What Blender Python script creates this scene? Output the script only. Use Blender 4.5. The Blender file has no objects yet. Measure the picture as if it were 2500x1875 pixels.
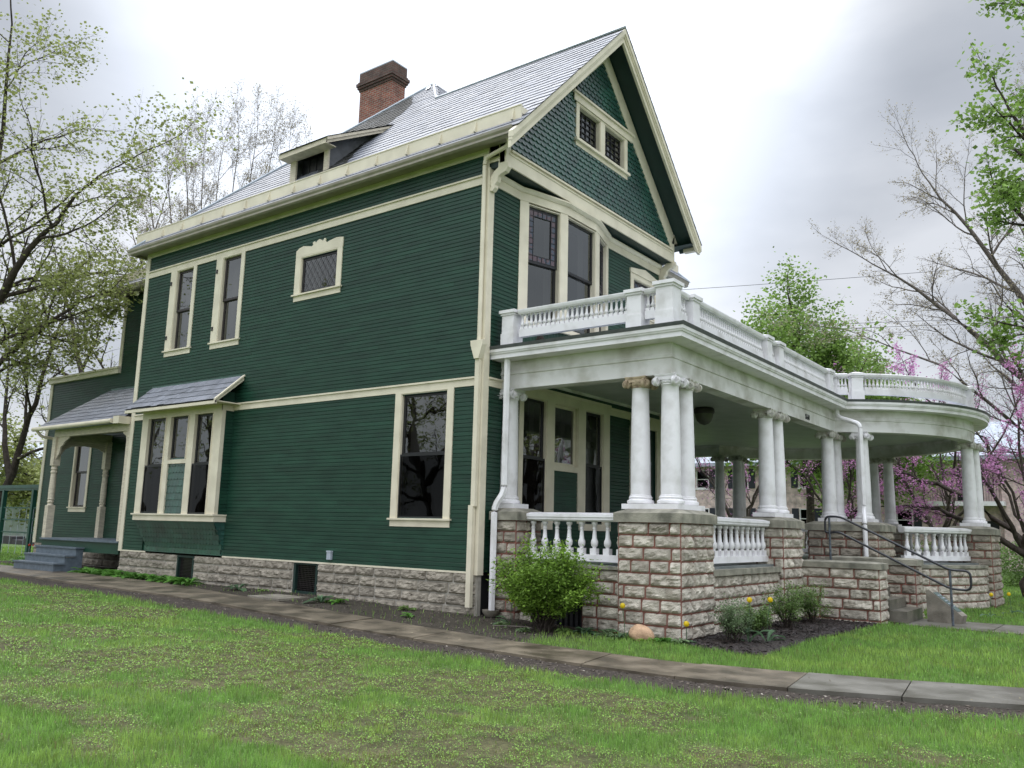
import bpy, math, random
import numpy as np
from mathutils import Vector, Matrix, noise
R = math.radians
random.seed(7)
rng = np.random.default_rng(11)
SC = bpy.context.scene
COL = SC.collection
# ------------------------------------------------------------------ camera
F_PX, YAW, PITCH, ROLL = 2066.98, .6445, .1704, .0251
CAM = Vector((9.7541, -12.0807, 1.6))
fw = Vector((-math.sin(YAW)*math.cos(PITCH), math.cos(YAW)*math.cos(PITCH), math.sin(PITCH)))
r0 = fw.cross(Vector((0, 0, 1))).normalized(); u0 = r0.cross(fw)
rr = r0*math.cos(ROLL)+u0*math.sin(ROLL); uu = -r0*math.sin(ROLL)+u0*math.cos(ROLL)
cd = bpy.data.cameras.new('camera'); cd.sensor_width = 36; cd.lens = F_PX/2500*36; cd.clip_end = 2000; cd.clip_start = .05
cam = bpy.data.objects.new('camera', cd); COL.objects.link(cam)
cam.matrix_world = Matrix(((rr.x, uu.x, -fw.x, CAM.x), (rr.y, uu.y, -fw.y, CAM.y), (rr.z, uu.z, -fw.z, CAM.z), (0, 0, 0, 1)))
SC.camera = cam
def ground_at(u, dep):
    a = Vector((fw.x, fw.y, 0)).normalized(); b = Vector((a.y, -a.x, 0)); return Vector((CAM.x, CAM.y, 0))+a*dep+b*(dep*(u-1250)/F_PX)
# ------------------------------------------------------------------ sky: overcast cloud layer over a Nishita sky
W = bpy.data.worlds.new('World'); SC.world = W; W.use_nodes = True
nt = W.node_tree; nt.nodes.clear(); N = nt.nodes.new; L = nt.links.new
SUN_AZ = math.atan2(.25, -1.0); SUN_EL = R(52)      # direction towards the sun
out = N('ShaderNodeOutputWorld'); mixs = N('ShaderNodeMixShader'); mixs.inputs[0].default_value = .94
sky = N('ShaderNodeTexSky'); sky.sky_type = 'NISHITA'; sky.sun_disc = False; sky.sun_elevation = SUN_EL; sky.sun_rotation = math.pi/2-SUN_AZ
b1 = N('ShaderNodeBackground'); b1.inputs[1].default_value = .1; L(sky.outputs[0], b1.inputs[0])
tc = N('ShaderNodeTexCoord')
mp = N('ShaderNodeMapping'); mp.inputs['Scale'].default_value = (1, 1, 2.2); L(tc.outputs['Generated'], mp.inputs[0])
nz = N('ShaderNodeTexNoise'); nz.inputs['Scale'].default_value = 2.1; nz.inputs['Detail'].default_value = 7; nz.inputs['Roughness'].default_value = .45; nz.inputs['Distortion'].default_value = .1
L(mp.outputs[0], nz.inputs['Vector'])
cr = N('ShaderNodeValToRGB'); e = cr.color_ramp
e.elements[0].position = .38; e.elements[0].color = (.36, .385, .43, 1)
e.elements[1].position = .62; e.elements[1].color = (.60, .62, .66, 1)
m_ = e.elements.new(.48); m_.color = (.43, .455, .50, 1)
L(nz.outputs[0], cr.inputs[0])
def dotlobe(d, lo, hi, strength):
    v = N('ShaderNodeVectorMath'); v.operation = 'DOT_PRODUCT'; v.inputs[1].default_value = d; L(tc.outputs['Generated'], v.inputs[0])
    m = N('ShaderNodeMapRange'); m.interpolation_type = 'SMOOTHERSTEP'
    m.inputs[1].default_value = lo; m.inputs[2].default_value = hi; m.inputs[3].default_value = 0; m.inputs[4].default_value = strength
    L(v.outputs['Value'], m.inputs[0]); return m.outputs[0]
bd = (fw+rr*(-90/F_PX)+uu*(830/F_PX)).normalized()
lobe = dotlobe(bd, .88, .985, 1.5)
fill_lobe = dotlobe((.56*.85, -.74*.85, .45), -.1, 1.0, 1.3)  # added sky brightening behind the camera, fill for surfaces facing it
lobe2 = dotlobe((0, 0, 1), .50, .95, 4.0)
add = N('ShaderNodeMath'); add.operation = 'ADD'; L(lobe, add.inputs[0]); L(lobe2, add.inputs[1])
add2 = N('ShaderNodeMath'); add2.operation = 'ADD'; L(add.outputs[0], add2.inputs[0]); add2.inputs[1].default_value = 1.0
add3 = N('ShaderNodeMath'); add3.operation = 'ADD'; L(add2.outputs[0], add3.inputs[0]); L(fill_lobe, add3.inputs[1])
b2 = N('ShaderNodeBackground'); L(cr.outputs[0], b2.inputs[0]); L(add3.outputs[0], b2.inputs[1])
L(b1.outputs[0], mixs.inputs[1]); L(b2.outputs[0], mixs.inputs[2]); L(mixs.outputs[0], out.inputs[0])
# ------------------------------------------------------------------ sun behind cloud
sd = bpy.data.lights.new('sun', 'SUN'); sd.energy = 1.5; sd.angle = R(45); sd.color = (1, .97, .93)
so = bpy.data.objects.new('sun', sd); COL.objects.link(so)
sv = Vector((math.cos(SUN_EL)*math.cos(SUN_AZ), math.cos(SUN_EL)*math.sin(SUN_AZ), math.sin(SUN_EL)))
so.rotation_euler = sv.to_track_quat('Z', 'Y').to_euler()
SC.view_settings.view_transform = 'Standard'; SC.view_settings.look = 'None'; SC.view_settings.gamma = 1.0
SC.view_settings.exposure = 0.36
SC.view_settings.use_curve_mapping = False
SC.cycles.max_bounces = 6; SC.cycles.transparent_max_bounces = 12; SC.cycles.glossy_bounces = 3; SC.cycles.diffuse_bounces = 3
SC.cycles.caustics_reflective = False; SC.cycles.caustics_refractive = False

# ------------------------------------------------------------------ materials
MATS = {}
def mat(name, col, rough=.6, col2=None, scale=3., bump=0., bscale=30., spec=.5, isl=0., noisec=(.35, .65), detail=5, attr=None, rough2=None, stretch=None, trans=0):
    if name in MATS: return MATS[name]
    m = bpy.data.materials.new(name); m.use_nodes = True; nt = m.node_tree; n = nt.nodes; l = nt.links.new
    bs = n['Principled BSDF']; bs.inputs['Roughness'].default_value = rough; bs.inputs['Specular IOR Level'].default_value = spec
    tc = n.new('ShaderNodeTexCoord'); vec = tc.outputs['Object']
    if stretch:
        mp = n.new('ShaderNodeMapping'); mp.inputs['Scale'].default_value = stretch; l(vec, mp.inputs[0]); vec = mp.outputs[0]
    nz = n.new('ShaderNodeTexNoise'); nz.inputs['Scale'].default_value = scale; nz.inputs['Detail'].default_value = detail; l(vec, nz.inputs['Vector'])
    rp = n.new('ShaderNodeValToRGB'); rp.color_ramp.elements[0].position = noisec[0]; rp.color_ramp.elements[1].position = noisec[1]
    c2 = col2 or tuple(c*.82 for c in col)
    rp.color_ramp.elements[0].color = (*c2, 1); rp.color_ramp.elements[1].color = (*col, 1)
    l(nz.outputs[0], rp.inputs[0]); c = rp.outputs[0]
    if isl:
        g = n.new('ShaderNodeNewGeometry'); mr = n.new('ShaderNodeMapRange'); mr.inputs[3].default_value = 1-isl; mr.inputs[4].default_value = 1+isl
        l(g.outputs['Random Per Island'], mr.inputs[0]); hs = n.new('ShaderNodeVectorMath'); hs.operation = 'SCALE'
        l(c, hs.inputs[0]); l(mr.outputs[0], hs.inputs['Scale']); c = hs.outputs[0]
    if attr:
        at = n.new('ShaderNodeAttribute'); at.attribute_name = attr; c = at.outputs['Color'] if attr == 'Col' else c
        if attr == 'Col':
            mx = n.new('ShaderNodeVectorMath'); mx.operation = 'MULTIPLY'; l(at.outputs['Color'], mx.inputs[0]); l(rp.outputs[0], mx.inputs[1]); c = mx.outputs[0]
    l(c, bs.inputs['Base Color'])
    if rough2 is not None:
        mr = n.new('ShaderNodeMapRange'); mr.inputs[1].default_value = .35; mr.inputs[2].default_value = .65; mr.inputs[3].default_value = rough; mr.inputs[4].default_value = rough2
        l(nz.outputs[0], mr.inputs[0]); l(mr.outputs[0], bs.inputs['Roughness'])
    if bump:
        nb = n.new('ShaderNodeTexNoise'); nb.inputs['Scale'].default_value = bscale; nb.inputs['Detail'].default_value = 4; l(vec, nb.inputs['Vector'])
        bp = n.new('ShaderNodeBump'); bp.inputs['Strength'].default_value = bump; bp.inputs['Distance'].default_value = .02
        l(nb.outputs[0], bp.inputs['Height']); l(bp.outputs[0], bs.inputs['Normal'])
    if trans:
        bs.inputs['Subsurface Weight'].default_value = 0
        tr = n.new('ShaderNodeBsdfTranslucent'); l(c, tr.inputs[0]); ms = n.new('ShaderNodeMixShader'); ms.inputs[0].default_value = trans
        l(bs.outputs[0], ms.inputs[1]); l(tr.outputs[0], ms.inputs[2]); l(ms.outputs[0], n['Material Output'].inputs[0])
    MATS[name] = m; return m
def glass_mat(name, tint=.35, ior=1.75, base=.1):
    m = bpy.data.materials.new(name); m.use_nodes = True; nt = m.node_tree; n = nt.nodes; l = nt.links.new; n.remove(n['Principled BSDF'])
    g = n.new('ShaderNodeBsdfGlossy'); g.inputs['Roughness'].default_value = .015; g.inputs['Color'].default_value = (.95, .98, .96, 1)
    t = n.new('ShaderNodeBsdfTransparent'); t.inputs[0].default_value = (tint, tint, tint, 1)
    lw = n.new('ShaderNodeLayerWeight'); lw.inputs[0].default_value = .5; f = n.new('ShaderNodeMath'); f.operation = 'POWER'; f.inputs[1].default_value = ior; l(lw.outputs['Facing'], f.inputs[0])
    nz = n.new('ShaderNodeTexNoise'); nz.inputs['Scale'].default_value = 1.3; bp = n.new('ShaderNodeBump'); bp.inputs['Strength'].default_value = .06; bp.inputs['Distance'].default_value = .05
    tcn = n.new('ShaderNodeTexCoord'); l(tcn.outputs['Object'], nz.inputs['Vector']); l(nz.outputs[0], bp.inputs['Height']); l(bp.outputs[0], g.inputs['Normal'])
    a = n.new('ShaderNodeMath'); a.operation = 'ADD'; a.use_clamp = True; a.inputs[1].default_value = base; l(f.outputs[0], a.inputs[0])
    mx = n.new('ShaderNodeMixShader'); l(a.outputs[0], mx.inputs[0]); l(t.outputs[0], mx.inputs[1]); l(g.outputs[0], mx.inputs[2]); l(mx.outputs[0], n['Material Output'].inputs[0])
    return m
GREEN = mat('green_siding_paint', (.0135, .055, .033), .40, (.009, .038, .024), 1.6, .12, 60, .40, isl=.13, noisec=(.35, .65), stretch=(1, 1, 3))
SHG = mat('sheen_green_paint', (.022, .092, .066), .27, (.014, .055, .045), 2., .12, 60, .95, isl=.2)  # same paint as the siding, base lightened for its sky sheen
SHG.node_tree.nodes['Principled BSDF'].inputs['Coat Weight'].default_value = .45; SHG.node_tree.nodes['Principled BSDF'].inputs['Coat Roughness'].default_value = .3
DKG = mat('dark_green_soffit_paint', (.008, .03, .024), .5)
CREAM = mat('cream_trim_paint', (.74, .675, .53), .45, (.64, .58, .45), 2.5, .05, 50)
CREAMW = mat('weathered_cream_wood', (.66, .59, .46), .5, (.50, .44, .34), 6, .1, 60, stretch=(1, 1, 6))
WHITE = mat('white_porch_paint', (.79, .77, .785), .45, (.60, .58, .57), 3, .10, 45, noisec=(.28, .52), detail=9)
WHITED = mat('stained_white_paint', (.76, .74, .74), .55, (.45, .43, .38), 2.0, .1, 40, noisec=(.30, .58), detail=9)
CAPM = mat('weathered_capital_paint', (.66, .65, .60), .7, (.25, .21, .15), 7, .5, 60, noisec=(.3, .58))
CAPB = mat('bare_wood_capital', (.52, .42, .29), .8, (.20, .14, .09), 9, .6, 60, noisec=(.3, .6))
CEIL = mat('porch_ceiling_paint', (.50, .53, .49), .5, (.42, .45, .41), 2)
FLOORM = mat('grey_floor_paint', (.16, .18, .18), .4, (.12, .135, .135), 4, .1, 50)
BLACK = mat('black_sash_paint', (.012, .012, .014), .35, spec=.5)
DBROWN = mat('brown_sash_paint', (.035, .028, .028), .4)
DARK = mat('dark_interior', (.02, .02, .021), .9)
CURT = mat('pale_curtain', (.16, .155, .145), .9)
GUT = mat('shaded_cream_paint', (.37, .335, .275), .4, (.29, .26, .21), 3)  # cream trim darkened in colour for the shade under the eaves
ROOFE = mat('grey_metal_edge', (.10, .105, .11), .45, (.07, .075, .08), 8)
SLATE = mat('wet_slate', (.23, .24, .275), .48, (.16, .168, .195), 4, .2, 40, .35, isl=.14, rough2=.60)
SLATED = mat('dark_mossy_slate', (.04, .04, .037), .65, (.018, .018, .017), 6, .3, 40, .2, isl=.25)
LEADM = mat('galvanised_flashing', (.42, .46, .52), .35, (.34, .38, .43), 5)
STONE = mat('limestone_block', (.53, .485, .41), .85, (.30, .265, .215), 6, .9, 55, .3, isl=.18, noisec=(.35, .62), detail=8)
STONED = mat('damp_foundation_stone', (.36, .32, .26), .85, (.20, .175, .14), 5, .8, 55, .3, isl=.18, noisec=(.3, .65), detail=8)
CAPST = mat('lichen_stone_cap', (.33, .31, .25), .8, (.13, .125, .10), 4, .5, 40, .3, detail=8, noisec=(.3, .65))
MORT = mat('red_mortar', (.24, .095, .07), .85, (.17, .07, .055), 8)
MORTG = mat('pale_mortar', (.40, .37, .32), .85, (.30, .28, .24), 8)
CONC = mat('wet_concrete', (.16, .13, .09), .28, (.062, .05, .036), 2.2, .15, 60, .5, detail=8, rough2=.6)
CONCL = mat('pale_wet_concrete', (.145, .137, .115), .28, (.085, .078, .062), 2.2, .15, 60, .5, detail=8, rough2=.55)
CONCO = mat('old_concrete', (.27, .245, .2), .8, (.14, .125, .1), 4, .5, 50, .3, detail=8)
SOIL = mat('dark_soil', (.055, .043, .034), .8, (.022, .017, .014), 14, .9, 40, .3, detail=8, rough2=.5)
MULCH = mat('wet_black_mulch', (.035, .022, .019), .5, (.010, .007, .006), 40, 1., 60, .5, isl=.5)
BLUEG = mat('blue_grey_step_paint', (.13, .16, .19), .5, (.09, .115, .14), 8, .2, 60)
STEPM = mat('wet_stone_step', (.17, .155, .125), .4, (.085, .078, .062), 4, .4, 50, .5, detail=8)
STEEL = mat('black_steel_rail', (.008, .008, .012), .35, (.015, .016, .022), 20, .1, 90, .6)
STEELW = mat('worn_steel_post', (.10, .12, .14), .5, (.04, .045, .055), 18, .2, 60)
BRONZE = mat('bronze_plaque', (.07, .12, .10), .4, (.04, .06, .055), 10, .2, 60, .6)
GLASS = glass_mat('window_glass', .40, 3.3, .12)
GLASSD = glass_mat('storm_screen_glass', .15, 4.5, .012)
BARK = mat('tree_bark', (.075, .06, .05), .85, (.035, .028, .023), 9, .8, 30, .2)
BARKP = mat('pale_bark', (.17, .145, .13), .85, (.10, .085, .075), 9, .6, 30, .2)
def leafm(name, c, c2, isl=.35, tr=.4): return mat(name, c, .5, c2, 2.5, 0, spec=.3, isl=isl, trans=tr)
LF_PALE = leafm('pale_spring_leaves', (.32, .36, .12), (.21, .24, .08))
LF_GREEN = leafm('green_maple_leaves', (.25, .38, .09), (.15, .25, .05))
LF_BUD = leafm('budding_twigs', (.38, .34, .23), (.28, .24, .17))
LF_PINK = leafm('redbud_blossom', (.62, .30, .54), (.44, .20, .38))
LF_BUSH = leafm('bush_leaves', (.25, .40, .06), (.13, .23, .035))
LF_DARK = leafm('dark_shrub_leaves', (.20, .31, .09), (.12, .20, .055))
LF_HOSTA = leafm('hosta_leaves', (.15, .34, .06), (.09, .22, .04))
LF_TUL = leafm('tulip_leaves', (.12, .21, .11), (.08, .14, .07))
LF_SILV = leafm('silvery_leaves', (.22, .31, .15), (.14, .20, .10))
YEL = mat('yellow_petals', (.80, .64, .02), .4, (.75, .52, .01), 30, trans=.25)
REDP = mat('red_petals', (.6, .06, .03), .4, trans=.2)
BRICKP = None

# ------------------------------------------------------------------ mesh builder
BASE = {}
def setpar(o, p):
    o.parent = p
    if p.name in BASE: o.matrix_parent_inverse = Matrix.Translation(-BASE[p.name])
class MB:
    def __init__(s): s.v = []; s.f = []; s.m = []
    def mark(s): s.m.append((len(s.v), len(s.f)))
    def each(s, name, m, parent=None):
        M_ = [(0, 0)]+s.m+[(len(s.v), len(s.f))]; res = []
        for (v0, f0), (v1, f1) in zip(M_[:-1], M_[1:]):
            if f1 > f0: q = MB(); q.v = s.v[v0:v1]; q.f = [tuple(i-v0 for i in f) for f in s.f[f0:f1]]; res.append(q.build(name, m, parent))
        return res
    def quad(s, *p):
        i = len(s.v); s.v += [tuple(q) for q in p]; s.f.append(tuple(range(i, i+len(p))))
    def box(s, x0, y0, z0, x1, y1, z1): s.fbox(WF, x0, x1, z0, z1, y0, y1)
    def fbox(s, F, a0, a1, b0, b1, c0, c1, bev=0):
        i = len(s.v)
        s.v += [F(a, b, c) for c in (c0, c1) for b in (b0, b1) for a in (a0, a1)]
        s.f += [(i, i+1, i+3, i+2), (i+4, i+6, i+7, i+5), (i, i+4, i+5, i+1), (i+2, i+3, i+7, i+6), (i, i+2, i+6, i+4), (i+1, i+5, i+7, i+3)]
    def prism(s, F, poly, c0, c1):
        n = len(poly); i = len(s.v)
        s.v += [F(a, b, c0) for a, b in poly]+[F(a, b, c1) for a, b in poly]
        s.f.append(tuple(range(i, i+n))); s.f.append(tuple(range(i+2*n-1, i+n-1, -1)))
        for k in range(n): s.f.append((i+k, i+(k+1) % n, i+n+(k+1) % n, i+n+k))
    def lathe(s, c, prof, seg=16, F=None):
        i = len(s.v); n = len(prof)
        for r, z in prof:
            for k in range(seg):
                a = 2*math.pi*k/seg; s.v.append((c[0]+r*math.cos(a), c[1]+r*math.sin(a), c[2]+z))
        for j in range(n-1):
            for k in range(seg):
                k2 = (k+1) % seg; s.f.append((i+j*seg+k, i+j*seg+k2, i+(j+1)*seg+k2, i+(j+1)*seg+k))
        s.f.append(tuple(i+k for k in range(seg-1, -1, -1))); s.f.append(tuple(i+(n-1)*seg+k for k in range(seg)))
    def tube(s, path, rad, seg=8, closed=False, flat=1.0):
        P = [Vector(p) for p in path]; n = len(P); i = len(s.v)
        up = Vector((0, 0, 1))
        for k, p in enumerate(P):
            t = (P[min(k+1, n-1)]-P[max(k-1, 0)]).normalized()
            a = t.cross(up)
            if a.length < .05: a = t.cross(Vector((0, 1, 0)))
            a.normalize(); b = a.cross(t)
            r = rad[k] if isinstance(rad, (list, tuple)) else rad
            for j in range(seg):
                an = 2*math.pi*j/seg; s.v.append(tuple(p+a*(r*math.cos(an))+b*(r*flat*math.sin(an))))
        for k in range(n-1):
            for j in range(seg):
                j2 = (j+1) % seg; s.f.append((i+k*seg+j, i+k*seg+j2, i+(k+1)*seg+j2, i+(k+1)*seg+j))
        s.f.append(tuple(i+j for j in range(seg))); s.f.append(tuple(i+(n-1)*seg+j for j in range(seg-1, -1, -1)))
    def sweep(s, path, prof, caps=True):
        """path: list of (x,y); outward is to the right of travel; prof: closed list of (offset,z)"""
        n = len(path); i = len(s.v); m = len(prof); P = [Vector(p) for p in path]
        for k in range(n):
            d1 = (P[k]-P[k-1]).normalized() if k > 0 else (P[1]-P[0]).normalized()
            d2 = (P[k+1]-P[k]).normalized() if k < n-1 else d1
            n1 = Vector((d1.y, -d1.x)); n2 = Vector((d2.y, -d2.x)); nn = (n1+n2).normalized(); sc = 1/max(.3, nn.dot(n1))
            for o, z in prof: s.v.append((P[k].x+nn.x*o*sc, P[k].y+nn.y*o*sc, z))
        for k in range(n-1):
            for j in range(m):
                j2 = (j+1) % m; s.f.append((i+k*m+j, i+k*m+j2, i+(k+1)*m+j2, i+(k+1)*m+j))
        if caps: s.f.append(tuple(i+j for j in range(m))); s.f.append(tuple(i+(n-1)*m+j for j in range(m-1, -1, -1)))
    def build(s, name, m, parent=None, smooth=False):
        me = bpy.data.meshes.new(name); me.from_pydata(s.v, [], s.f); me.update()
        me.materials.append(m)
        if smooth:
            me.polygons.foreach_set('use_smooth', [True]*len(me.polygons))
            try: me.set_sharp_from_angle(angle=R(40))
            except Exception: pass
        o = bpy.data.objects.new(name, me); COL.objects.link(o)
        if parent: setpar(o, parent)
        return o
def mk(O, u, n):
    O = Vector(O); u = Vector(u); n = Vector(n)
    def F(a, b, c=0): return (O.x+u.x*a+n.x*c, O.y+u.y*a+n.y*c, O.z+b+u.z*a+n.z*c)
    return F
WF = mk((0, 0, 0), (1, 0, 0), (0, 1, 0))
FS = mk((0, 0, 0), (1, 0, 0), (0, -1, 0)); FF = mk((0, 0, 0), (0, 1, 0), (1, 0, 0))
FR_ = mk((0, 1.7, 0), (1, 0, 0), (0, -1, 0)); FG = mk((.364, 0, 0), (0, 1, 0), (1, 0, 0))
def npmesh(name, V, Fc, m, parent=None, smooth=False, col=None):
    """V (N,3) float, Fc (M,k) int"""
    me = bpy.data.meshes.new(name); V = np.asarray(V, np.float32); Fc = np.asarray(Fc, np.int32); k = Fc.shape[1]
    me.vertices.add(len(V)); me.vertices.foreach_set('co', V.ravel())
    me.loops.add(Fc.size); me.loops.foreach_set('vertex_index', Fc.ravel())
    me.polygons.add(len(Fc)); me.polygons.foreach_set('loop_start', np.arange(0, Fc.size, k, dtype=np.int32))
    me.polygons.foreach_set('loop_total', np.full(len(Fc), k, np.int32))
    if smooth: me.polygons.foreach_set('use_smooth', np.ones(len(Fc), bool))
    me.update(calc_edges=True); me.validate()
    if col is not None:
        ca = me.color_attributes.new('Col', 'FLOAT_COLOR', 'POINT'); c4 = np.ones((len(V), 4), np.float32); c4[:, :3] = col; ca.data.foreach_set('color', c4.ravel())
    me.materials.append(m)
    o = bpy.data.objects.new(name, me); COL.objects.link(o)
    if parent: setpar(o, parent)
    return o
def tag(o, label, cat, group=None, kind=None):
    if label: o['label'] = label
    if cat: o['category'] = cat
    if group: o['group'] = group
    if kind: o['kind'] = kind
    return o
def thing(name, loc, label, cat, group=None):
    o = bpy.data.objects.new(name, None); o.empty_display_size = .2; COL.objects.link(o)
    o.location = loc; BASE[o.name] = Vector(loc)
    return tag(o, label, cat, group)
def struct(o): o['kind'] = 'structure'; return o
def sm(t): t = min(1, max(0, t)); return t*t*(3-2*t)
def gz(x, y): return .11*sm((1.5-x)/7)+.06*sm((y+1.6)/1.4)*sm((2.-x)/2)-.05*sm((x-1)/3)*sm((y+2)/3)
# ================================================================== HOUSE
house = thing('victorian_house', (0, 0, 0), 'dark green clapboard Victorian house with cream trim, steep slate roof and white columned wraparound porch', 'house')
def cut_intervals(a0, a1, b, ops):
    iv = [(a0, a1)]
    for (p, q, z0, z1) in ops:
        if z0 <= b <= z1:
            nv = []
            for s, t in iv:
                if q <= s or p >= t: nv.append((s, t)); continue
                if p > s: nv.append((s, p))
                if q < t: nv.append((q, t))
            iv = nv
    return iv
def siding(mb, F, a0, a1, b0, b1, ops=(), lim=None, step=.08, c=0., joints=True):
    b = b0; k = 0
    while b < b1-.01:
        h = min(step, b1-b); A0, A1 = (lim(b+h/2) if lim else (a0, a1))
        if A1 > A0:
            for s, t in cut_intervals(A0, A1, b+h/2, ops):
                cuts = [s]
                if joints:
                    x = s+random.uniform(1.5, 4)
                    while x < t-.5: cuts.append(x); x += random.uniform(2, 4.5)
                cuts.append(t)
                for p, q in zip(cuts[:-1], cuts[1:]):
                    q2 = q-.005 if q < t else q
                    cc = c+random.uniform(-.0008, .0008)
                    i = len(mb.v)
                    for (bb, c_) in ((b, 0.), (b, cc+.014), (b+h*.78, cc+.0125), (b+h*.92, cc+.002), (b+h, cc+.002)):
                        mb.v += [F(p, bb, c_), F(q2, bb, c_)]
                    for j in range(4): mb.f.append((i+2*j, i+2*j+1, i+2*j+3, i+2*j+2))
        b += step; k += 1
def backing(mb, F, a0, a1, b0, b1, ops=(), c=-.02, th=.12):
    zs = sorted({b0, b1}|{min(max(z, b0), b1) for o in ops for z in o[2:]})
    for z0, z1 in zip(zs[:-1], zs[1:]):
        if z1-z0 < 1e-4: continue
        for s, t in cut_intervals(a0, a1, (z0+z1)/2, ops): mb.fbox(F, s, t, z0, z1, c-th, c)
def window(F, a0, a1, b0, b1, meet=None, cas=(.12, .12, .12, .16), sill=True, parent=house, lab=None, screen=True, colr=None, leaded=None, casing=True, sashm=None, d0=-.10, shutterside=0, mat_c=None):
    """casing around the opening a0..a1,b0..b1 in frame F; part window > sash, pane, sill"""
    l_, r_, t_, s_ = cas; mc = mat_c or CREAM
    w = MB()
    if l_: w.fbox(F, a0-l_, a0, b0, b1+t_, -.02, .035)
    if r_: w.fbox(F, a1, a1+r_, b0, b1+t_, -.02, .035)
    if t_: w.fbox(F, a0, a1, b1, b1+t_, -.02, .0335)
    # reveals
    w.fbox(F, a0, a0+.018, b0, b1, d0, .02); w.fbox(F, a1-.018, a1, b0, b1, d0, .02); w.fbox(F, a0+.018, a1-.018, b1-.018, b1, d0, .02)
    o = w.build('window', mc, parent)
    if lab: o['label'] = lab
    if sill:
        q = MB(); q.fbox(F, a0-l_-.04, a1+r_+.04, b0-.035, b0, d0, .075); q.fbox(F, a0-l_, a1+r_, b0-.16, b0-.035, -.01, .032); q.build('sill', mc, o)
    sm_ = sashm or BLACK; fwid = .055
    def sash(z0, z1, d, fw_=fwid):
        q = MB(); x0, x1 = a0+.018, a1-.018
        q.fbox(F, x0, x0+fw_, z0, z1, d-.04, d); q.fbox(F, x1-fw_, x1, z0, z1, d-.04, d)
        q.fbox(F, x0+fw_, x1-fw_, z1-fw_, z1, d-.04, d-.001); q.fbox(F, x0+fw_, x1-fw_, z0, z0+fw_, d-.04, d-.001)
        so_ = q.build('sash', sm_, o); g = MB(); g.quad(F(x0+fw_, z0+fw_, d-.02), F(x1-fw_, z0+fw_, d-.02), F(x1-fw_, z1-fw_, d-.02), F(x0+fw_, z1-fw_, d-.02)); g.build('pane', GLASS, o)
        return x0+fw_, x1-fw_, z0+fw_, z1-fw_
    if meet:
        A = sash(meet-.02, b1-.018, d0+.06)
        B = sash(b0+.005, meet+.02, d0+.02)
        if screen:
            q = MB(); x0, x1 = a0+.012, a1-.012; d = .005
            for u0, u1, v0, v1 in ((x0, x0+.035, b0, meet), (x1-.035, x1, b0, meet), (x0+.035, x1-.035, meet-.04, meet), (x0+.035, x1-.035, b0, b0+.04)): q.fbox(F, u0, u1, v0, v1, d-.02, d)
            q.build('storm_frame', sm_, o)
            g = MB(); g.quad(F(x0+.035, b0+.04, d-.01), F(x1-.035, b0+.04, d-.01), F(x1-.035, meet-.04, d-.01), F(x0+.035, meet-.04, d-.01)); g.build('insect_screen', GLASSD, o)
    else:
        A = sash(b0+.005, b1-.018, d0+.06)
    if leaded: leaded(F, A, d0+.065, o)
    # curtain and dark room behind
    cu = MB()
    for e0, e1 in ((a0, a0+(a1-a0)*.24), (a1-(a1-a0)*.2, a1)):
        n_c = 10
        for k in range(n_c):
            f0, f1 = e0+(e1-e0)*k/n_c, e0+(e1-e0)*(k+1)/n_c; c0_, c1_ = -.3-.03*(k % 2), -.3-.03*((k+1) % 2); cu.quad(F(f0, b0, c0_), F(f1, b0, c1_), F(f1, b1, c1_), F(f0, b1, c0_))
    cu.build('curtain', CURT, o)
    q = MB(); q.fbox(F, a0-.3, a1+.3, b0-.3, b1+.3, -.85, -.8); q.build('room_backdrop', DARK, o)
    return o
# ---------------------------------------------------------------- walls
W1 = (-10.60, -9.83, 6.03, 8.20); W2 = (-8.54, -7.78, 6.02, 8.20); W3 = (-5.47, -4.24, 6.79, 7.66); W4 = (-2.06, -.84, 1.77, 4.22)
BAYO = (-11.05, -7.6, .86, 4.6)
wl = MB()
ops = [W1, W2, W3, W4, BAYO]
siding(wl, FS, -12.05, -.02, .83, 8.95, ops)
backing(wl, FS, -12.10, -.10, .83, 9.0, [W1, W2, W3, W4, (-10.9, -7.75, 1.7, 4.3)])
F1 = [(1.26, 2.08, 1.76, 4.22), (2.36, 3.27, 2.94, 4.22), (3.57, 4.33, 1.76, 4.22), (5.8, 6.9, 1.1, 4.1)]
siding(wl, FF, .05, 7.20, .83, 4.98, [(1.12, 4.6, 4.22, 4.42)]+F1)
siding(wl, FF, .05, 7.20, 4.98, 8.5, [(1.0, 4.5, 4.98, 8.5), (5.74, 6.85, 6.9, 7.78)])
backing(wl, FF, 0., 7.24, .83, 8.9, F1+[(1.02, 4.48, 5.7, 8.2), (5.74, 6.85, 6.9, 7.78)])
# north side of front block, recessed east wall, north wall, west wall
FN = mk((0, 7.24, 0), (1, 0, 0), (0, 1, 0)); siding(wl, FN, -1.2, 0, .83, 8.5); backing(wl, FN, -1.25, -.12, .83, 9., c=-.02)
FE2 = mk((-1.25, 0, 0), (0, 1, 0), (1, 0, 0)); siding(wl, FE2, 7.24, 10.05, .83, 8.95); backing(wl, FE2, 7.3, 9.95, .83, 9.)
FN2 = mk((0, 10.1, 0), (1, 0, 0), (0, 1, 0)); siding(wl, FN2, -12.16, -1.25, .83, 8.95); backing(wl, FN2, -12.1, -1.3, .83, 9.)
FW_ = mk((-12.16, 0, 0), (0, 1, 0), (-1, 0, 0)); siding(wl, FW_, 0, 10.1, .83, 8.95); backing(wl, FW_, 0.14, 9.95, .83, 9.)
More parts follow.
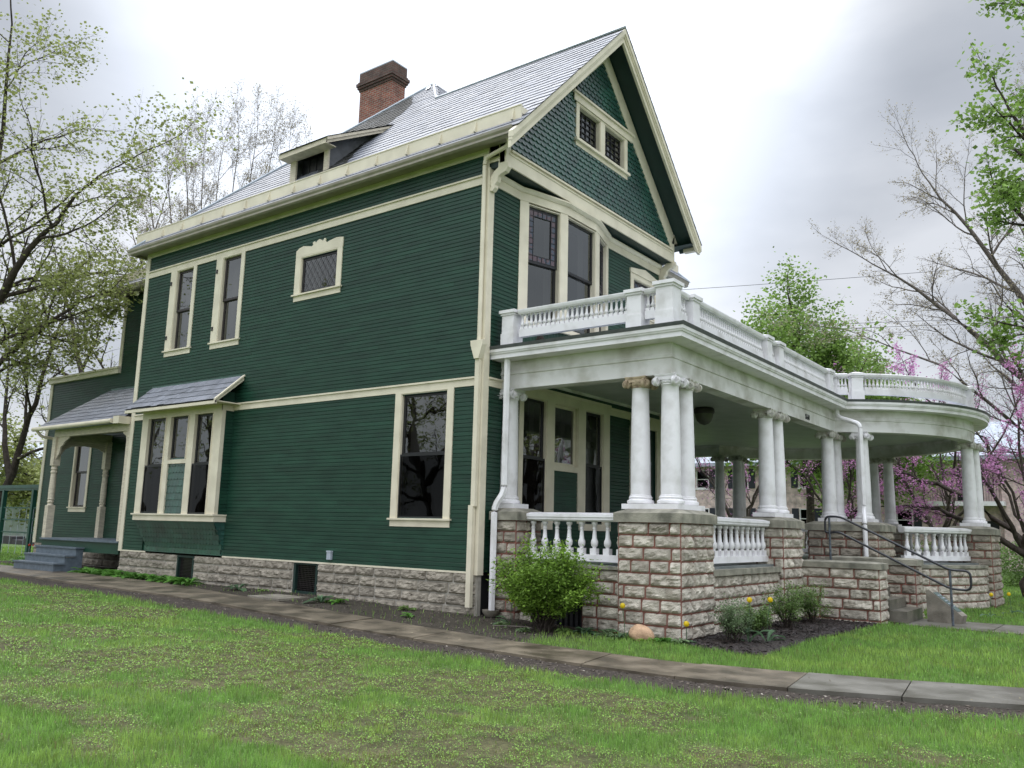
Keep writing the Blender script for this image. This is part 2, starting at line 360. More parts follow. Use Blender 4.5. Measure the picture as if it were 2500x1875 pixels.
# rear wing
RW = (-18.54, -17.62, 1.98, 4.14)
siding(wl, FR_, -20.7, -12.2, .78, 4.4, [RW]); siding(wl, FR_, -20.7, -12.2, 4.4, 6.22)
siding(wl, FR_, -16.2, -12.2, 6.22, 8.7)
backing(wl, FR_, -20.7, -12.2, .78, 6.3, [RW]); backing(wl, FR_, -16.3, -12.2, 6.3, 8.8)
FRW = mk((-20.75, 0, 0), (0, 1, 0), (-1, 0, 0)); siding(wl, FRW, 1.7, 9, .78, 6.25); backing(wl, FRW, 1.86, 9, .78, 6.3)
FRW2 = mk((-16.32, 0, 0), (0, 1, 0), (-1, 0, 0)); siding(wl, FRW2, 1.7, 9, 6.25, 8.7); backing(wl, FRW2, 1.86, 9, 6.3, 8.7)
FRN = mk((0, 9, 0), (1, 0, 0), (0, 1, 0)); siding(wl, FRN, -20.75, -12.16, .78, 6.25); backing(wl, FRN, -20.6, -12.2, .78, 8.7)
wall = wl.build('wall', GREEN, house)
fl = MB(); fl.box(-12, .1, 4.55, -.15, 7.1, 4.65); fl.box(-12, 7.1, 4.55, -1.4, 9.9, 4.65); fl.box(-20.5, 1.9, 6.05, -12.2, 8.8, 6.18); fl.box(-12, .12, 8.82, -.15, 7.1, 8.9); fl.box(-12, 7.1, 8.82, -1.4, 9.9, 8.9); fl.build('floor', DARK, house)
# ---------------------------------------------------------------- fish scale shingles
def shingles(mb, F, inside, a0, a1, b0, b1, w=.165, h=.115, c0=.004, c1=.03, jit=.004):
    b = b0; k = 0
    while b < b1:
        a = a0-(w/2 if k % 2 else 0)
        while a < a1+w:
            if inside(a+w/2, b+h*.6):
                j = random.uniform(-jit, jit); bb = b+j; ww = w-.004; cc = c1+random.uniform(0, .004)
                pts = [(a+ww, bb+h*1.25, c0)]+[(a+ww/2+ww/2*math.cos(t), bb+ww*.30-ww*.30*math.sin(t), cc) for t in np.linspace(0, math.pi, 8)]+[(a, bb+h*1.25, c0)]
                i = len(mb.v); mb.v += [F(*p) for p in pts]; n = len(pts); mb.f.append(tuple(range(i, i+n)))
                m = len(mb.v)
                for q in pts[1:-1]: mb.v.append(F(q[0], q[1], q[2]-.024))
                for q in range(n-3): mb.f.append((i+1+q, i+2+q, m+q+1, m+q))
            a += w
        b += h; k += 1
# gable face
gf = MB()
AW = (2.58, 4.64)
shingles(gf, FG, lambda a, b: (b < 8.99+(a-.15)*.98+.05) and (b < 12.39-(a-3.62)*1.03+.05) and not (2.46 < a < 4.78 and 9.98 < b < 11.1), .1, 7.15, 8.78, 12.5)
g_ = gf.build('gable_shingles', SHG, house)
gb = MB()
gb.prism(FG, [(0, 8.5), (2.6, 8.5), (2.6, 10.6), (0, 9.2)], -.12, -.001); gb.prism(FG, [(4.63, 8.5), (7.24, 8.5), (7.24, 9.2), (4.63, 11.25)], -.12, -.001)
gb.prism(FG, [(2.6, 8.5), (4.63, 8.5), (4.63, 10.05), (2.6, 10.05)], -.12, -.001); gb.prism(FG, [(2.6, 10.86), (4.63, 10.86), (4.63, 11.9), (3.62, 12.9), (2.6, 11.9)], -.12, -.001)
gb.fbox(FF, 0.02, 7.22, 8.502, 8.62, -.2, .24)
gb.build('gable_backing', DKG, house)
def rz(y): return 9.0+1.01*((y+.41) if y < 3.62 else (7.65-y))
gt = MB()
gt.fbox(FG, 0, 7.24, 8.5, 8.80, .0, .035); gt.fbox(FG, .14, 7.10, 8.80, 8.84, .0, .08); gt.fbox(FG, .1, 7.14, 8.735, 8.765, .035, .05)
gt.prism(FG, [(0, 8.80), (.15, 8.80), (.15, 8.99), (3.62, 12.39), (3.62, 12.86), (0, 9.24)], 0, .034)
gt.prism(FG, [(7.24, 8.80), (7.09, 8.80), (7.09, 8.82), (3.62, 12.39), (3.62, 12.86), (7.24, 9.22)], 0, .034)
gt.prism(FG, [(7.09, 9.0), (7.50, 9.05), (7.25, 9.02), (7.24, 9.24)], 0, .034)
gt.prism(FG, [(7.24, 9.02), (7.50, 9.10), (7.24, 9.32)], 0.0, .033)
gt.fbox(FG, 2.35, 4.95, 10.90, 11.06, .036, .06); gt.fbox(FG, 2.30, 5.0, 11.06, 11.11, .036, .10)
gt.build('gable_trim', CREAM, house)
# return sides of the projecting gable
gr = MB()
for y0, y1 in ((0., .1), (7.14, 7.24)):
    gr.mark()
    gr.box(.22, y0, 8.42, .363, y1, 9.2)
    gr.box(.0, y0, 8.62, .22, y1, 8.72)
    gr.box(.0, y0, 9.0, .363, y1, 9.12)
    out_ = [(.0, 8.05), (.09, 8.03), (.15, 8.09), (.14, 8.15), (.20, 8.20), (.22, 8.30), (.30, 8.34), (.40, 8.36), (.46, 8.44), (.45, 8.52), (.37, 8.56), (.22, 8.56), (.22, 8.48), (.12, 8.42), (.05, 8.33), (.03, 8.20), (.05, 8.12), (.0, 8.09)]
    gr.prism(mk((0, 0, 0), (1, 0, 0), (0, 1, 0)), out_, y0-.01, y1+.0)
gr.each('gable_bracket', CREAM, house)
# attic windows with muntins
def muntins(F, A, d, o):
    q = MB(); x0, x1, z0, z1 = A
    for k in range(1, 4): x = x0+(x1-x0)*k/4; q.fbox(F, x-.009, x+.009, z0, z1, d-.02, d)
    for k in range(1, 5): z = z0+(z1-z0)*k/5; q.fbox(F, x0, x1, z-.009, z+.009, d-.02, d+.001)
    q.build('muntins', BLACK, o)
for a0, a1 in ((2.60, 3.50), (3.70, 4.62)):
    window(FG, a0, a1, 10.05, 10.86, cas=(.13 if a0 < 3 else .0, .13 if a0 > 3 else .2, .04, .1), leaded=muntins, d0=-.14, lab='small attic window with a square leaded sash')
q = MB(); q.fbox(FG, 2.42, 4.80, 9.99, 10.05, .0, .09); q.build('attic_sill', CREAM, house)
# ---------------------------------------------------------------- trim boards
cb = MB()
cb.mark(); cb.box(-.13, -.035, .78, .035, 0, 8.52); cb.box(-.13, -.035, 8.52, .0, 0, 8.93); cb.box(0., 0.0, .78, .035, .13, 8.5)
cb.mark(); cb.box(-12.165, -.035, .80, -12.0, 0, 9.0); cb.mark(); cb.box(-12.2, 0., .80, -12.165, .1, 8.93)
cb.mark(); cb.box(.0, 7.11, .83, .035, 7.24, 8.5); cb.mark(); cb.box(-20.8, 1.665, .78, -20.62, 1.7, 6.2); cb.mark(); cb.box(-20.8, 1.7, .78, -20.75, 1.85, 6.2); cb.mark(); cb.box(-16.36, 1.665, 6.42, -16.2, 1.7, 8.75)
cb.each('corner_board', CREAM, house)
bc = MB()
def belt(F, a0, a1, b0, b1):
    bc.mark(); bc.fbox(F, a0, a1, b0, b1-.035, 0, .031); bc.fbox(F, a0, a1, b1-.035, b1, 0, .06)
belt(FS, -7.59, -.13, 4.24, 4.41); belt(FS, -12.0, -11.1, 4.24, 4.40); belt(FS, -12.0, -.13, 8.21, 8.40)
belt(FF, .13, .98, 4.24, 4.41); belt(FF, 4.6, 7.11, 4.24, 4.41)
bc.mark(); bc.fbox(FS, -12.0, -.13, 8.80, 8.93, 0, .028); bc.mark(); bc.fbox(FS, -12., -.13, .80, .835, 0, .03)
belt(FR_, -12.9, -12.2, 4.30, 4.42)
bc.each('belt_course', CREAM, house)
ld = MB(); ld.box(-20.9, 1.55, 6.36, -16.2, 1.72, 6.42); ld.box(-20.85, 1.6, 6.21, -16.22, 1.70, 6.36); ld.box(-20.9, 1.72, 6.3, -16.2, 9.05, 6.40); ld.build('parapet_cap', CREAM, house)
# ---------------------------------------------------------------- side windows
def lab(*a): return ' '.join(a)
for Wn, nm in ((W1, 'narrow upper window with black sash, nearer the back corner'), (W2, 'narrow upper window with black sash, second from the back corner')):
    o = window(FS, *Wn, meet=7.09, cas=(.27, .14, .02, .16), screen=False, lab=nm, sashm=DBROWN)
    q = MB()
    for z in (6.38, 7.87): q.fbox(FS, Wn[0]-.235, Wn[0]-.185, z-.05, z+.05, .035, .055)
    q.build('shutter_hinge', BLACK, o)
def diamonds(F, A, d, o):
    q = MB(); x0, x1, z0, z1 = A; w, h = x1-x0, z1-z0; s = .17
    def bar(p0, p1):
        v = Vector((p1[0]-p0[0], p1[1]-p0[1])); n_ = Vector((-v.y, v.x)).normalized()*.006
        i = len(q.v); q.v += [F(p0[0]+n_.x, p0[1]+n_.y, d), F(p0[0]-n_.x, p0[1]-n_.y, d), F(p1[0]-n_.x, p1[1]-n_.y, d), F(p1[0]+n_.x, p1[1]+n_.y, d)]; q.f.append((i, i+1, i+2, i+3))
    k = -h*.7
    while k < w:
        t0 = max(0, -k); t1 = min(h/1.4, w-k)
        if t1 > t0:
            bar((x0+k+t0, z0+1.4*t0), (x0+k+t1, z0+1.4*t1)); bar((x0+k+t0, z1-1.4*t0), (x0+k+t1, z1-1.4*t1))
        k += s
    q.build('leaded_bars', DBROWN, o)
o3 = window(FS, *W3, cas=(.19, .16, .03, .13), leaded=diamonds, lab='small diamond-leaded window under a scrolled cream crest', d0=-.08)
q = MB()
cr_ = [(-5.66, 7.69), (-4.07, 7.69), (-4.07, 7.90), (-4.16, 7.915), (-4.3, 7.93), (-4.5, 7.90), (-4.62, 7.87), (-4.66, 7.92), (-4.64, 7.97), (-4.70, 7.99), (-4.75, 7.93), (-4.80, 7.97), (-4.87, 8.0), (-4.94, 7.97), (-4.98, 7.93), (-5.04, 7.98), (-5.10, 7.95), (-5.07, 7.90), (-5.12, 7.87), (-5.25, 7.90), (-5.42, 7.93), (-5.56, 7.90), (-5.66, 7.84)]
q.prism(FS, cr_, 0.0, .037); q.build('crest', CREAM, o3)
window(FS, *W4, meet=3.01, cas=(.16, .16, .02, .16), lab='large lower side window with black sash and cream casing', sashm=BLACK)
window(FR_, *RW, meet=3.1, cas=(.06, .12, .12, .16), screen=False, lab='tall brown-sashed window beneath the rear porch', sashm=DBROWN)
# ---------------------------------------------------------------- box bay on the side
yb = .33; FB = mk((0, -yb, 0), (1, 0, 0), (0, -1, 0)); FBR = mk((-7.6, 0, 0), (0, -1, 0), (1, 0, 0)); FBL = mk((-11.05, 0, 0), (0, -1, 0), (-1, 0, 0))
bay = MB(); X0, X1 = -11.05, -7.6
b3 = [(-10.75, -9.92), (-9.72, -8.94), (-8.68, -7.92)]
bay.fbox(FB, X0, b3[0][0], 1.78, 4.36, -.1, .0)
bay.fbox(FB, b3[0][1], b3[1][0], 1.78, 4.36, -.1, .0); bay.fbox(FB, b3[1][1], b3[2][0], 1.78, 4.36, -.1, .0); bay.fbox(FB, b3[2][1], X1, 1.78, 4.36, -.1, .0)
for p, q_ in b3: bay.fbox(FB, p, q_, 4.19, 4.36, -.1, .0)
bay.fbox(FB, b3[1][0], b3[1][1], 3.0, 3.1, -.1, .0)
bay.fbox(FBR, .23, yb-.1, 1.78, 4.36, -.03, .001); bay.fbox(FBR, 0, yb, 4.22, 4.36, -.03, .002); bay.fbox(FBL, 0, yb-.1, 1.78, 4.36, -.03, .001)
bay.box(X0-.04, -yb-.06, 1.745, X1+.04, 0, 1.78); bay.box(X0, -yb-.02, 1.61, X1+.02, 0, 1.745)
bayo = bay.build('side_bay', CREAM, house)
sb = MB(); siding(sb, FBR, 0, .23, 1.78, 4.22, joints=False, c=-.012); sb.build('bay_siding', GREEN, bayo)
sp = MB(); shingles(sp, FB, lambda a, b: b3[1][0]-.02 < a-.0 < b3[1][1]+.02, b3[1][0], b3[1][1]-.1, 1.78, 2.95, w=.13, h=.165, c0=-.05, c1=-.035)
sp.fbox(FB, b3[1][0], b3[1][1], 1.78, 3.0, -.1, -.052); sp.build('bay_shingle_panel', SHG, bayo)
for (p, q_), m in zip(b3, (2.98, None, 2.98)):
    window(FB, p, q_, 1.78 if m else 3.1, 4.19, meet=m, cas=(0, 0, 0, 0), sill=False, parent=house, d0=-.12, lab='bay window sash with black lower screen' if m else 'short middle pane of the bay')
# flared skirt with shingles
sk = MB()
def sc_(t): return .0+yb*(1-t)**1.6   # t=0 top .. 1 bottom
nrow = 8
FK = lambda a, b, c=0: (a, -(sc_(min(1, max(0, (1.61-b)/.75)))+c), b)
shingles(sk, FK, lambda a, b: X0+.05+.15*((1.61-b)/.75)**2 < a < X1-.02, X0, X1, .84, 1.52, w=.125, h=.115, c0=.006, c1=.02)
FKR = lambda a, b, c=0: (X1+c, -a, b)
shingles(sk, FKR, lambda a, b: a < sc_((1.61-b)/.75), 0, yb, .84, 1.52, w=.1, h=.115, c0=-.008, c1=.004)
zz = np.linspace(0, 1, 9)
for t0, t1 in zip(zz[:-1], zz[1:]):
    z0, z1 = 1.61-.75*t0, 1.61-.75*t1
    sk.quad((X0+.05+.15*t0**2, -sc_(t0), z0), (X1, -sc_(t0), z0), (X1, -sc_(t1), z1), (X0+.05+.15*t1**2, -sc_(t1), z1))
    sk.quad((X1, -sc_(t0), z0), (X1, 0, z0), (X1, 0, z1), (X1, -sc_(t1), z1))
sk.box(X0+.2, -.03, .80, X1, 0, .86)
sk.build('bay_skirt', SHG, bayo)
# ---------------------------------------------------------------- slates
def slates(mb, O, u, v, n, rows, row_iv, w=.40, expo=.25, th=.009, clip=False, seed=0):
    rows = int(rows*.22/expo)+1 if expo == .25 else rows
    O = Vector(O); u = Vector(u); v = Vector(v).normalized(); n = Vector(n).normalized(); rd = random.Random(seed)
    for k in range(rows):
        s = k*expo; iv = row_iv(s+expo*.5)
        if not iv or iv[1]-iv[0] < .12: continue
        a0, a1 = iv; a = a0-(w*.5 if k % 2 else 0)
        ivb = row_iv(s+.001) or iv; ivt = row_iv(s+expo*1.3) or row_iv(s+expo*.98) or iv; cap_ = row_iv(s+expo*1.3) is None
        a0, a1 = min(ivb[0], ivt[0]), max(ivb[1], ivt[1])
        while a < a1:
            p = max(a, a0); q = min(a+w-.004, a1)
            if q-p > .03:
                L_ = expo*(.98 if cap_ else 1.3); lift = th*1.9+rd.uniform(0, .004); t0 = s+rd.uniform(-.004, .004)+(.03 if rd.random() < .16 else 0); c = .05 if (clip and q-p > .2) else 0
                pts = [(p, t0+c, lift), (p+c, t0, lift), (q-c, t0, lift), (q, t0+c, lift), (q, t0+L_, .002), (p, t0+L_, .002)] if c else [(min(max(p, ivb[0]), ivb[1]), t0, lift), (max(min(q, ivb[1]), ivb[0]), t0, lift), (max(min(q, ivt[1]), ivt[0]), t0+L_, .002), (min(max(p, ivt[0]), ivt[1]), t0+L_, .002)]
                i = len(mb.v); mb.v += [tuple(O+u*x+v*y+n*z) for x, y, z in pts]; m = len(pts); mb.f.append(tuple(range(i, i+m)))
                j = len(mb.v); e = pts[:4] if c else pts[:2]
                mb.v += [tuple(O+u*x+v*y+n*(z-th)) for x, y, z in e]
                for r in range(len(e)-1): mb.f.append((i+r, i+r+1, j+r+1, j+r))
            a += w
cs = math.cos(math.atan(1.01)); sn = math.sin(math.atan(1.01))
rs = MB()
def southiv(s):
    y = -.41+s*cs; x0 = y-12.04
    if y > 5.3: return None
    x1 = 1.0 if y < 3.60 else -1.12-y
    return (x0, x1) if x1 > x0+.1 else None
slates(rs, (0, -.41, 8.99), (1, 0, 0), (0, cs, sn), (0, -sn, cs), 37, southiv)
roof = rs.build('roof', SLATE, house)
r2 = MB()   # other slopes as slated sheets of lesser detail, and the deck
def planeq(*p): r2.quad(*p)
PK = (-6.65, 5.4, 14.87)
dk = .03
r2.quad((-12.45, -.41, 8.99-dk), (.94, -.41, 8.99-dk), (.94, 3.62, 13.06-dk), (-4.87, 3.62, 13.06-dk), (PK[0], PK[1], PK[2]-dk))
r2.quad((.94, 7.65, 8.97), (.94, 3.62, 13.04), (-4.87, 3.62, 13.04), (-.75, 7.70, 8.94))
r2.quad((-.75, -.41, 8.96), (-.75, 10.6, 8.96), (PK[0], PK[1], PK[2]-dk)); r2.quad((-.75, 10.6, 8.96), (-12.45, 10.6, 8.96), (PK[0], PK[1], PK[2]-dk)); r2.quad((-12.45, 10.6, 8.96), (-12.45, -.41, 8.96), (PK[0], PK[1], PK[2]-dk))
r2.build('roof_deck', SLATED, roof)
r3 = MB()
slates(r3, (.98, 7.66, 8.99), (-1, 0, 0), (0, -cs, sn), (0, sn, cs), 26, lambda s: (0, 1.73+s*cs) if s*cs < 4.0 else None, seed=3)
slates(r3, (-.72, 0, 8.99), (0, 1, 0), (-cs, 0, sn), (sn, 0, cs), 36, lambda s: (max(7.7-s*cs, s*cs-.41+.0), 10.6-s*cs*.895) if s*cs < 5.7 else None, seed=4)
slates(r3, (-12.48, 0, 8.99), (0, 1, 0), (cs, 0, sn), (-sn, 0, cs), 36, lambda s: (s*cs-.41, 10.6-s*cs*.895) if s*cs < 5.7 else None, seed=5)
r3.build('roof_slope', SLATE, roof)
rf = MB()
def roll(p, q, w=.1):
    rf.tube([p, q], w*.35, 6)
roll((.97, 3.62, 13.09), (-4.87, 3.62, 13.09)); roll((-12.45, -.41, 9.03), (PK[0], PK[1], PK[2]+.03)); roll((PK[0], PK[1], PK[2]+.03), (-4.87, 3.62, 13.10)); roll((PK[0], PK[1], PK[2]+.03), (-.75, 10.6, 9.03))
for dx in (-.12, .12):
    rf.quad((PK[0]+.1+dx, 5.32, 14.84), (PK[0]+.1+dx*2.2, 5.30, 14.82), (PK[0]+.38+dx*2.2, 4.93, 14.45), (PK[0]+.38+dx, 4.95, 14.47))
rf.build('ridge_flashing', LEADM, roof)
# soot-dark mossy patch of slates below the chimney and around the dormer
rp_ = MB()
def patch(s):
    y = -.41+s*cs
    if y < .5: return None
    c = -5.4+(y-.6)*-.62; w = .55+1.1*math.exp(-((y-3.9)/1.3)**2)+.15*random.random()
    x1 = c+w*.8; x0 = max(y-12.0, c-w)
    return (x0, min(x1, -4.9)) if (x1 > x0+.2 and y < 4.9) else None
slates(rp_, (0, -.41, 9.0), (1, 0, 0), (0, cs, sn), (0, -sn, cs), 34, patch, seed=9)
rp_.build('mossy_slates', SLATED, roof)
# eaves: gutter, soffit, rake boards
gu = MB()
gprof = [(-.06, 9.0), (.0, 9.01), (.06, 9.02), (.05, 8.97), (.02, 8.93), (.02, 8.885), (-.03, 8.86), (-.10, 8.86)]
gu.sweep([(-12.5, 1.2), (-12.5, -.38), (.84, -.38)], [(o_, z) for o_, z in gprof])
gu.mark(); gu.sweep([(-.78, 7.7), (-.78, 10.55)], gprof)
gu.each('gutter', GUT, house)
q = MB(); q.box(-1.03, 7.8, 9.255, -1.0, 10.4, 9.53)
for k in range(4):
    for j in range(0): q.box(-1.0, 8.1+.9*k-.035, 9.48-.048*(j+1), -.97+.035*j, 8.1+.9*k+.035, 9.48-.048*j)
q.build('box_gutter', CREAM, house)
sf = MB(); sf.box(-12.45, -.36, 8.93, .86, -.03, 8.95); sf.mark(); sf.box(-12.5, -.03, 8.93, -12.2, 10.55, 8.95); q = MB(); q.box(-1.2, 7.26, 8.93, -.78, 10.55, 8.95); q.build('soffit', CREAM, house)
sf.each('soffit', GUT, house)
gs = MB()
for s in (-1, 1):
    y0 = 3.62+s*4.02; z0 = 8.97; y1, z1 = 3.62, 13.03
    gs.quad((.36, y0, z0-.1), (.88, y0, z0-.1), (.88, y1, z1-.1), (.36, y1, z1-.1))
gs.quad((.36, 7.24, 8.95), (.88, 7.24, 8.95), (.88, 7.64, 8.95), (.36, 7.64, 8.95)); gs.quad((-1.2, 7.26, 8.96), (.36, 7.26, 8.96), (.36, 7.64, 8.96), (-1.2, 7.64, 8.96))
gs.build('gable_soffit', DKG, house)
rk = MB(); FRK = mk((.86, 0, 0), (0, 1, 0), (1, 0, 0))
def rake(y0, y1, d0, d1, c0, c1):
    f = lambda y: 9.0+1.01*(4.03-abs(y-3.62))
    if y1 > 5:
        yc_ = 7.65-(8.80+d1-9.0)/1.01
        rk.prism(FRK, [(y0, f(y0)-d0), (y1, f(y1)-d0), (y1, min(8.80, f(y1)-d0-.02)), (yc_, 8.80), (y0, f(y0)-d1)] if yc_ < y1 else [(y0, f(y0)-d0), (y1, f(y1)-d0), (y1, f(y1)-d1), (y0, f(y0)-d1)], c0, c1)
    else: rk.prism(FRK, [(y0, f(y0)-d0), (y1, f(y1)-d0), (y1, f(y1)-d1), (y0, f(y0)-d1)], c0, c1)
for a, b in ((-.55, 3.62), (3.62, 7.66)):
    rake(a, b, .03, .16, 0, .11); rake(a, b, .15, .22, 0, .085); rake(a, b, .21, .36, 0, .06)
rk.box(.5, 7.55, 8.86, .93, 7.7, 8.95)
rk.build('rake_board', CREAM, house)
# box gutter board standing on the slates, with stepped brackets
def gutterboard(x0, x1, y, zb, zt, xs, back=1):
    g = MB(); g.box(x0, y, zb, x1, y+.03, zt); g.box(x0, y-.012, zt, x1, y+.05, zt+.02); g.box(x1-.03, y+.03, zb+.12, x1, y+.30, zt-.02)
    for x in xs:
        for k in range(5):
            g.box(x-.022, y-.012-.014*k, zt-.03-.048*(k+1), x+.022, y, zt-.03-.048*k)
    return g
gxs = [.66-.918*k for k in range(15)]
gutterboard(-12.62, .84, -.15, 9.255, 9.53, gxs[:14]).build('box_gutter', CREAM, house)
# dormer
dm = MB(); dy = .70
dm.box(-7.08, dy, 10.05, -6.86, dy+.05, 10.80); dm.box(-5.80, dy, 10.05, -5.64, dy+.05, 10.80); dm.box(-6.86, dy, 10.70, -5.80, dy+.05, 10.80)
dm.box(-7.18, .40, 10.66, -5.36, .42, 10.79); dm.box(-7.16, .42, 10.66, -5.40, dy+.02, 10.68)
FD = mk((-5.39, 0, 0), (0, 1, 0), (1, 0, 0))
dm.prism(FD, [(.40, 10.64), (2.36, 11.73), (2.55, 11.97), (.40, 10.77)], 0, .03); dm.prism(FD, [(.40, 10.72), (2.45, 11.86), (2.56, 11.98), (.38, 10.79)], .03, .06)
dmo = dm.build('dormer', CREAMW, roof)
dd = MB(); FD2 = mk((-5.67, 0, 0), (0, 1, 0), (1, 0, 0)); dd.prism(FD2, [(dy+.05, 10.1), (dy+1.2, 11.2), (2.4, 11.8), (dy+.05, 10.86)], -.03, 0)
dd.mark(); FD3 = mk((-7.05, 0, 0), (0, 1, 0), (1, 0, 0)); dd.prism(FD3, [(dy+.05, 10.1), (2.3, 11.7), (dy+.05, 10.86)], -.03, 0)
dd.each('dormer_cheek', mat('lead_cheek', (.13, .135, .15), .45, (.09, .095, .10), 5), roof)
dt = MB(); dt.quad((-7.2, .37, 10.80), (-5.32, .37, 10.80), (-5.32, 2.58, 12.03), (-7.2, 2.58, 12.03)); dt.quad((-7.2, .37, 10.785), (-5.32, .37, 10.785), (-5.32, 2.58, 12.0), (-7.2, 2.58, 12.0))
dt.build('dormer_roof', SLATED, roof)
dw = MB(); dw.box(-6.86, dy+.22, 10.2, -5.80, dy+.24, 10.72)
for k in range(1, 4): dw.box(-6.86+.265*k-.012, dy+.2, 10.2, -6.86+.265*k+.012, dy+.22, 10.72)
dw.build('dormer_louvre', BLACK, roof)
# chimney of corbelled brick
def brick_mat(name, c1, c2, mo, bw=.215, bh=.075, msz=.012, rough=.85):
    m = bpy.data.materials.new(name); m.use_nodes = True; nt = m.node_tree; n = nt.nodes; l = nt.links.new; bs = n['Principled BSDF']; bs.inputs['Roughness'].default_value = rough
    tc = n.new('ShaderNodeTexCoord'); sx = n.new('ShaderNodeSeparateXYZ'); l(tc.outputs['Object'], sx.inputs[0]); ad = n.new('ShaderNodeMath'); l(sx.outputs[0], ad.inputs[0]); l(sx.outputs[1], ad.inputs[1])
    cx = n.new('ShaderNodeCombineXYZ'); l(ad.outputs[0], cx.inputs[0]); l(sx.outputs[2], cx.inputs[1])
    b = n.new('ShaderNodeTexBrick'); l(cx.outputs[0], b.inputs['Vector']); b.inputs['Color1'].default_value = (*c1, 1); b.inputs['Color2'].default_value = (*c2, 1); b.inputs['Mortar'].default_value = (*mo, 1)
    b.inputs['Scale'].default_value = 1; b.inputs['Mortar Size'].default_value = msz; b.inputs['Brick Width'].default_value = bw; b.inputs['Row Height'].default_value = bh; b.inputs['Bias'].default_value = 0
    nz = n.new('ShaderNodeTexNoise'); nz.inputs['Scale'].default_value = 3; nz.inputs['Detail'].default_value = 6; l(tc.outputs['Object'], nz.inputs['Vector'])
    mr = n.new('ShaderNodeMapRange'); mr.inputs[1].default_value = .3; mr.inputs[2].default_value = .7; mr.inputs[3].default_value = .55; mr.inputs[4].default_value = 1.25; l(nz.outputs[0], mr.inputs[0])
    mx = n.new('ShaderNodeVectorMath'); mx.operation = 'SCALE'; l(b.outputs[0], mx.inputs[0]); l(mr.outputs[0], mx.inputs['Scale']); l(mx.outputs[0], bs.inputs['Base Color'])
    bp = n.new('ShaderNodeBump'); bp.inputs['Strength'].default_value = .7; bp.inputs['Distance'].default_value = .01; bp.invert = True; l(b.outputs['Fac'], bp.inputs['Height']); l(bp.outputs[0], bs.inputs['Normal'])
    return m
BRK = brick_mat('weathered_red_brick', (.26, .075, .045), (.17, .05, .035), (.26, .21, .17))
BRKD = brick_mat('sooty_brick', (.12, .055, .042), (.085, .045, .036), (.11, .09, .075))
ch = MB(); ch.box(-9.50, 5.03, 12.0, -8.08, 5.62, 15.32); co = ch.build('chimney', BRK, roof)
cc = MB()
for k, (z0, z1, o_) in enumerate(((15.32, 15.40, .03), (15.40, 15.48, .07), (15.48, 15.58, .10), (15.58, 15.64, .06), (15.64, 15.94, .03))): cc.box(-9.50-o_, 5.03-o_, z0, -8.08+o_, 5.62+o_, z1)
cc.build('chimney_crown', BRKD, roof)
c4 = MB(); c4.box(-9.53, 5.0, 15.94, -8.05, 5.65, 15.975); c4.build('chimney_cap', LEADM, roof)
# rear two storey roof
rr_ = MB(); slates(rr_, (0, 1.2, 8.86), (1, 0, 0), (0, cs, sn), (0, -sn, cs), 18, lambda s: (-16.75+s*cs, -12.2+.0) if s*cs < 3.9 else None, seed=12)
rr_.build('rear_roof', SLATE, house)
rd_ = MB(); rd_.quad((-16.8, 1.2, 8.84), (-12.1, 1.2, 8.84), (-12.1, 5.2, 12.85), (-12.75, 5.2, 12.85)); rd_.quad((-16.8, 1.2, 8.84), (-12.75, 5.2, 12.85), (-16.8, 9.3, 8.84)); rd_.quad((-16.8, 9.3, 8.84), (-12.75, 5.2, 12.85), (-12.1, 5.2, 12.85), (-12.1, 9.3, 8.84))
rd_.build('rear_roof_deck', SLATED, house)
gutterboard(-16.62, -12.22, 1.45, 9.11, 9.38, [-16.62+1.0*k+.9 for k in range(4)]).build('rear_box_gutter', CREAM, house)
gu2 = MB(); gu2.sweep([(-16.8, 3), (-16.8, 1.22), (-12.2, 1.22)], [(o_, z-.14) for o_, z in gprof]); gu2.box(-16.75, 1.25, 8.76, -12.2, 1.68, 8.79); gu2.build('rear_gutter', GUT, house)
q = MB(); q.tube([(-16.5, 1.25, 8.72), (-16.5, 1.35, 8.55), (-16.45, 1.5, 8.46), (-16.35, 1.62, 8.44)], .045, 8); q.build('drain_elbow', BLACK, house)
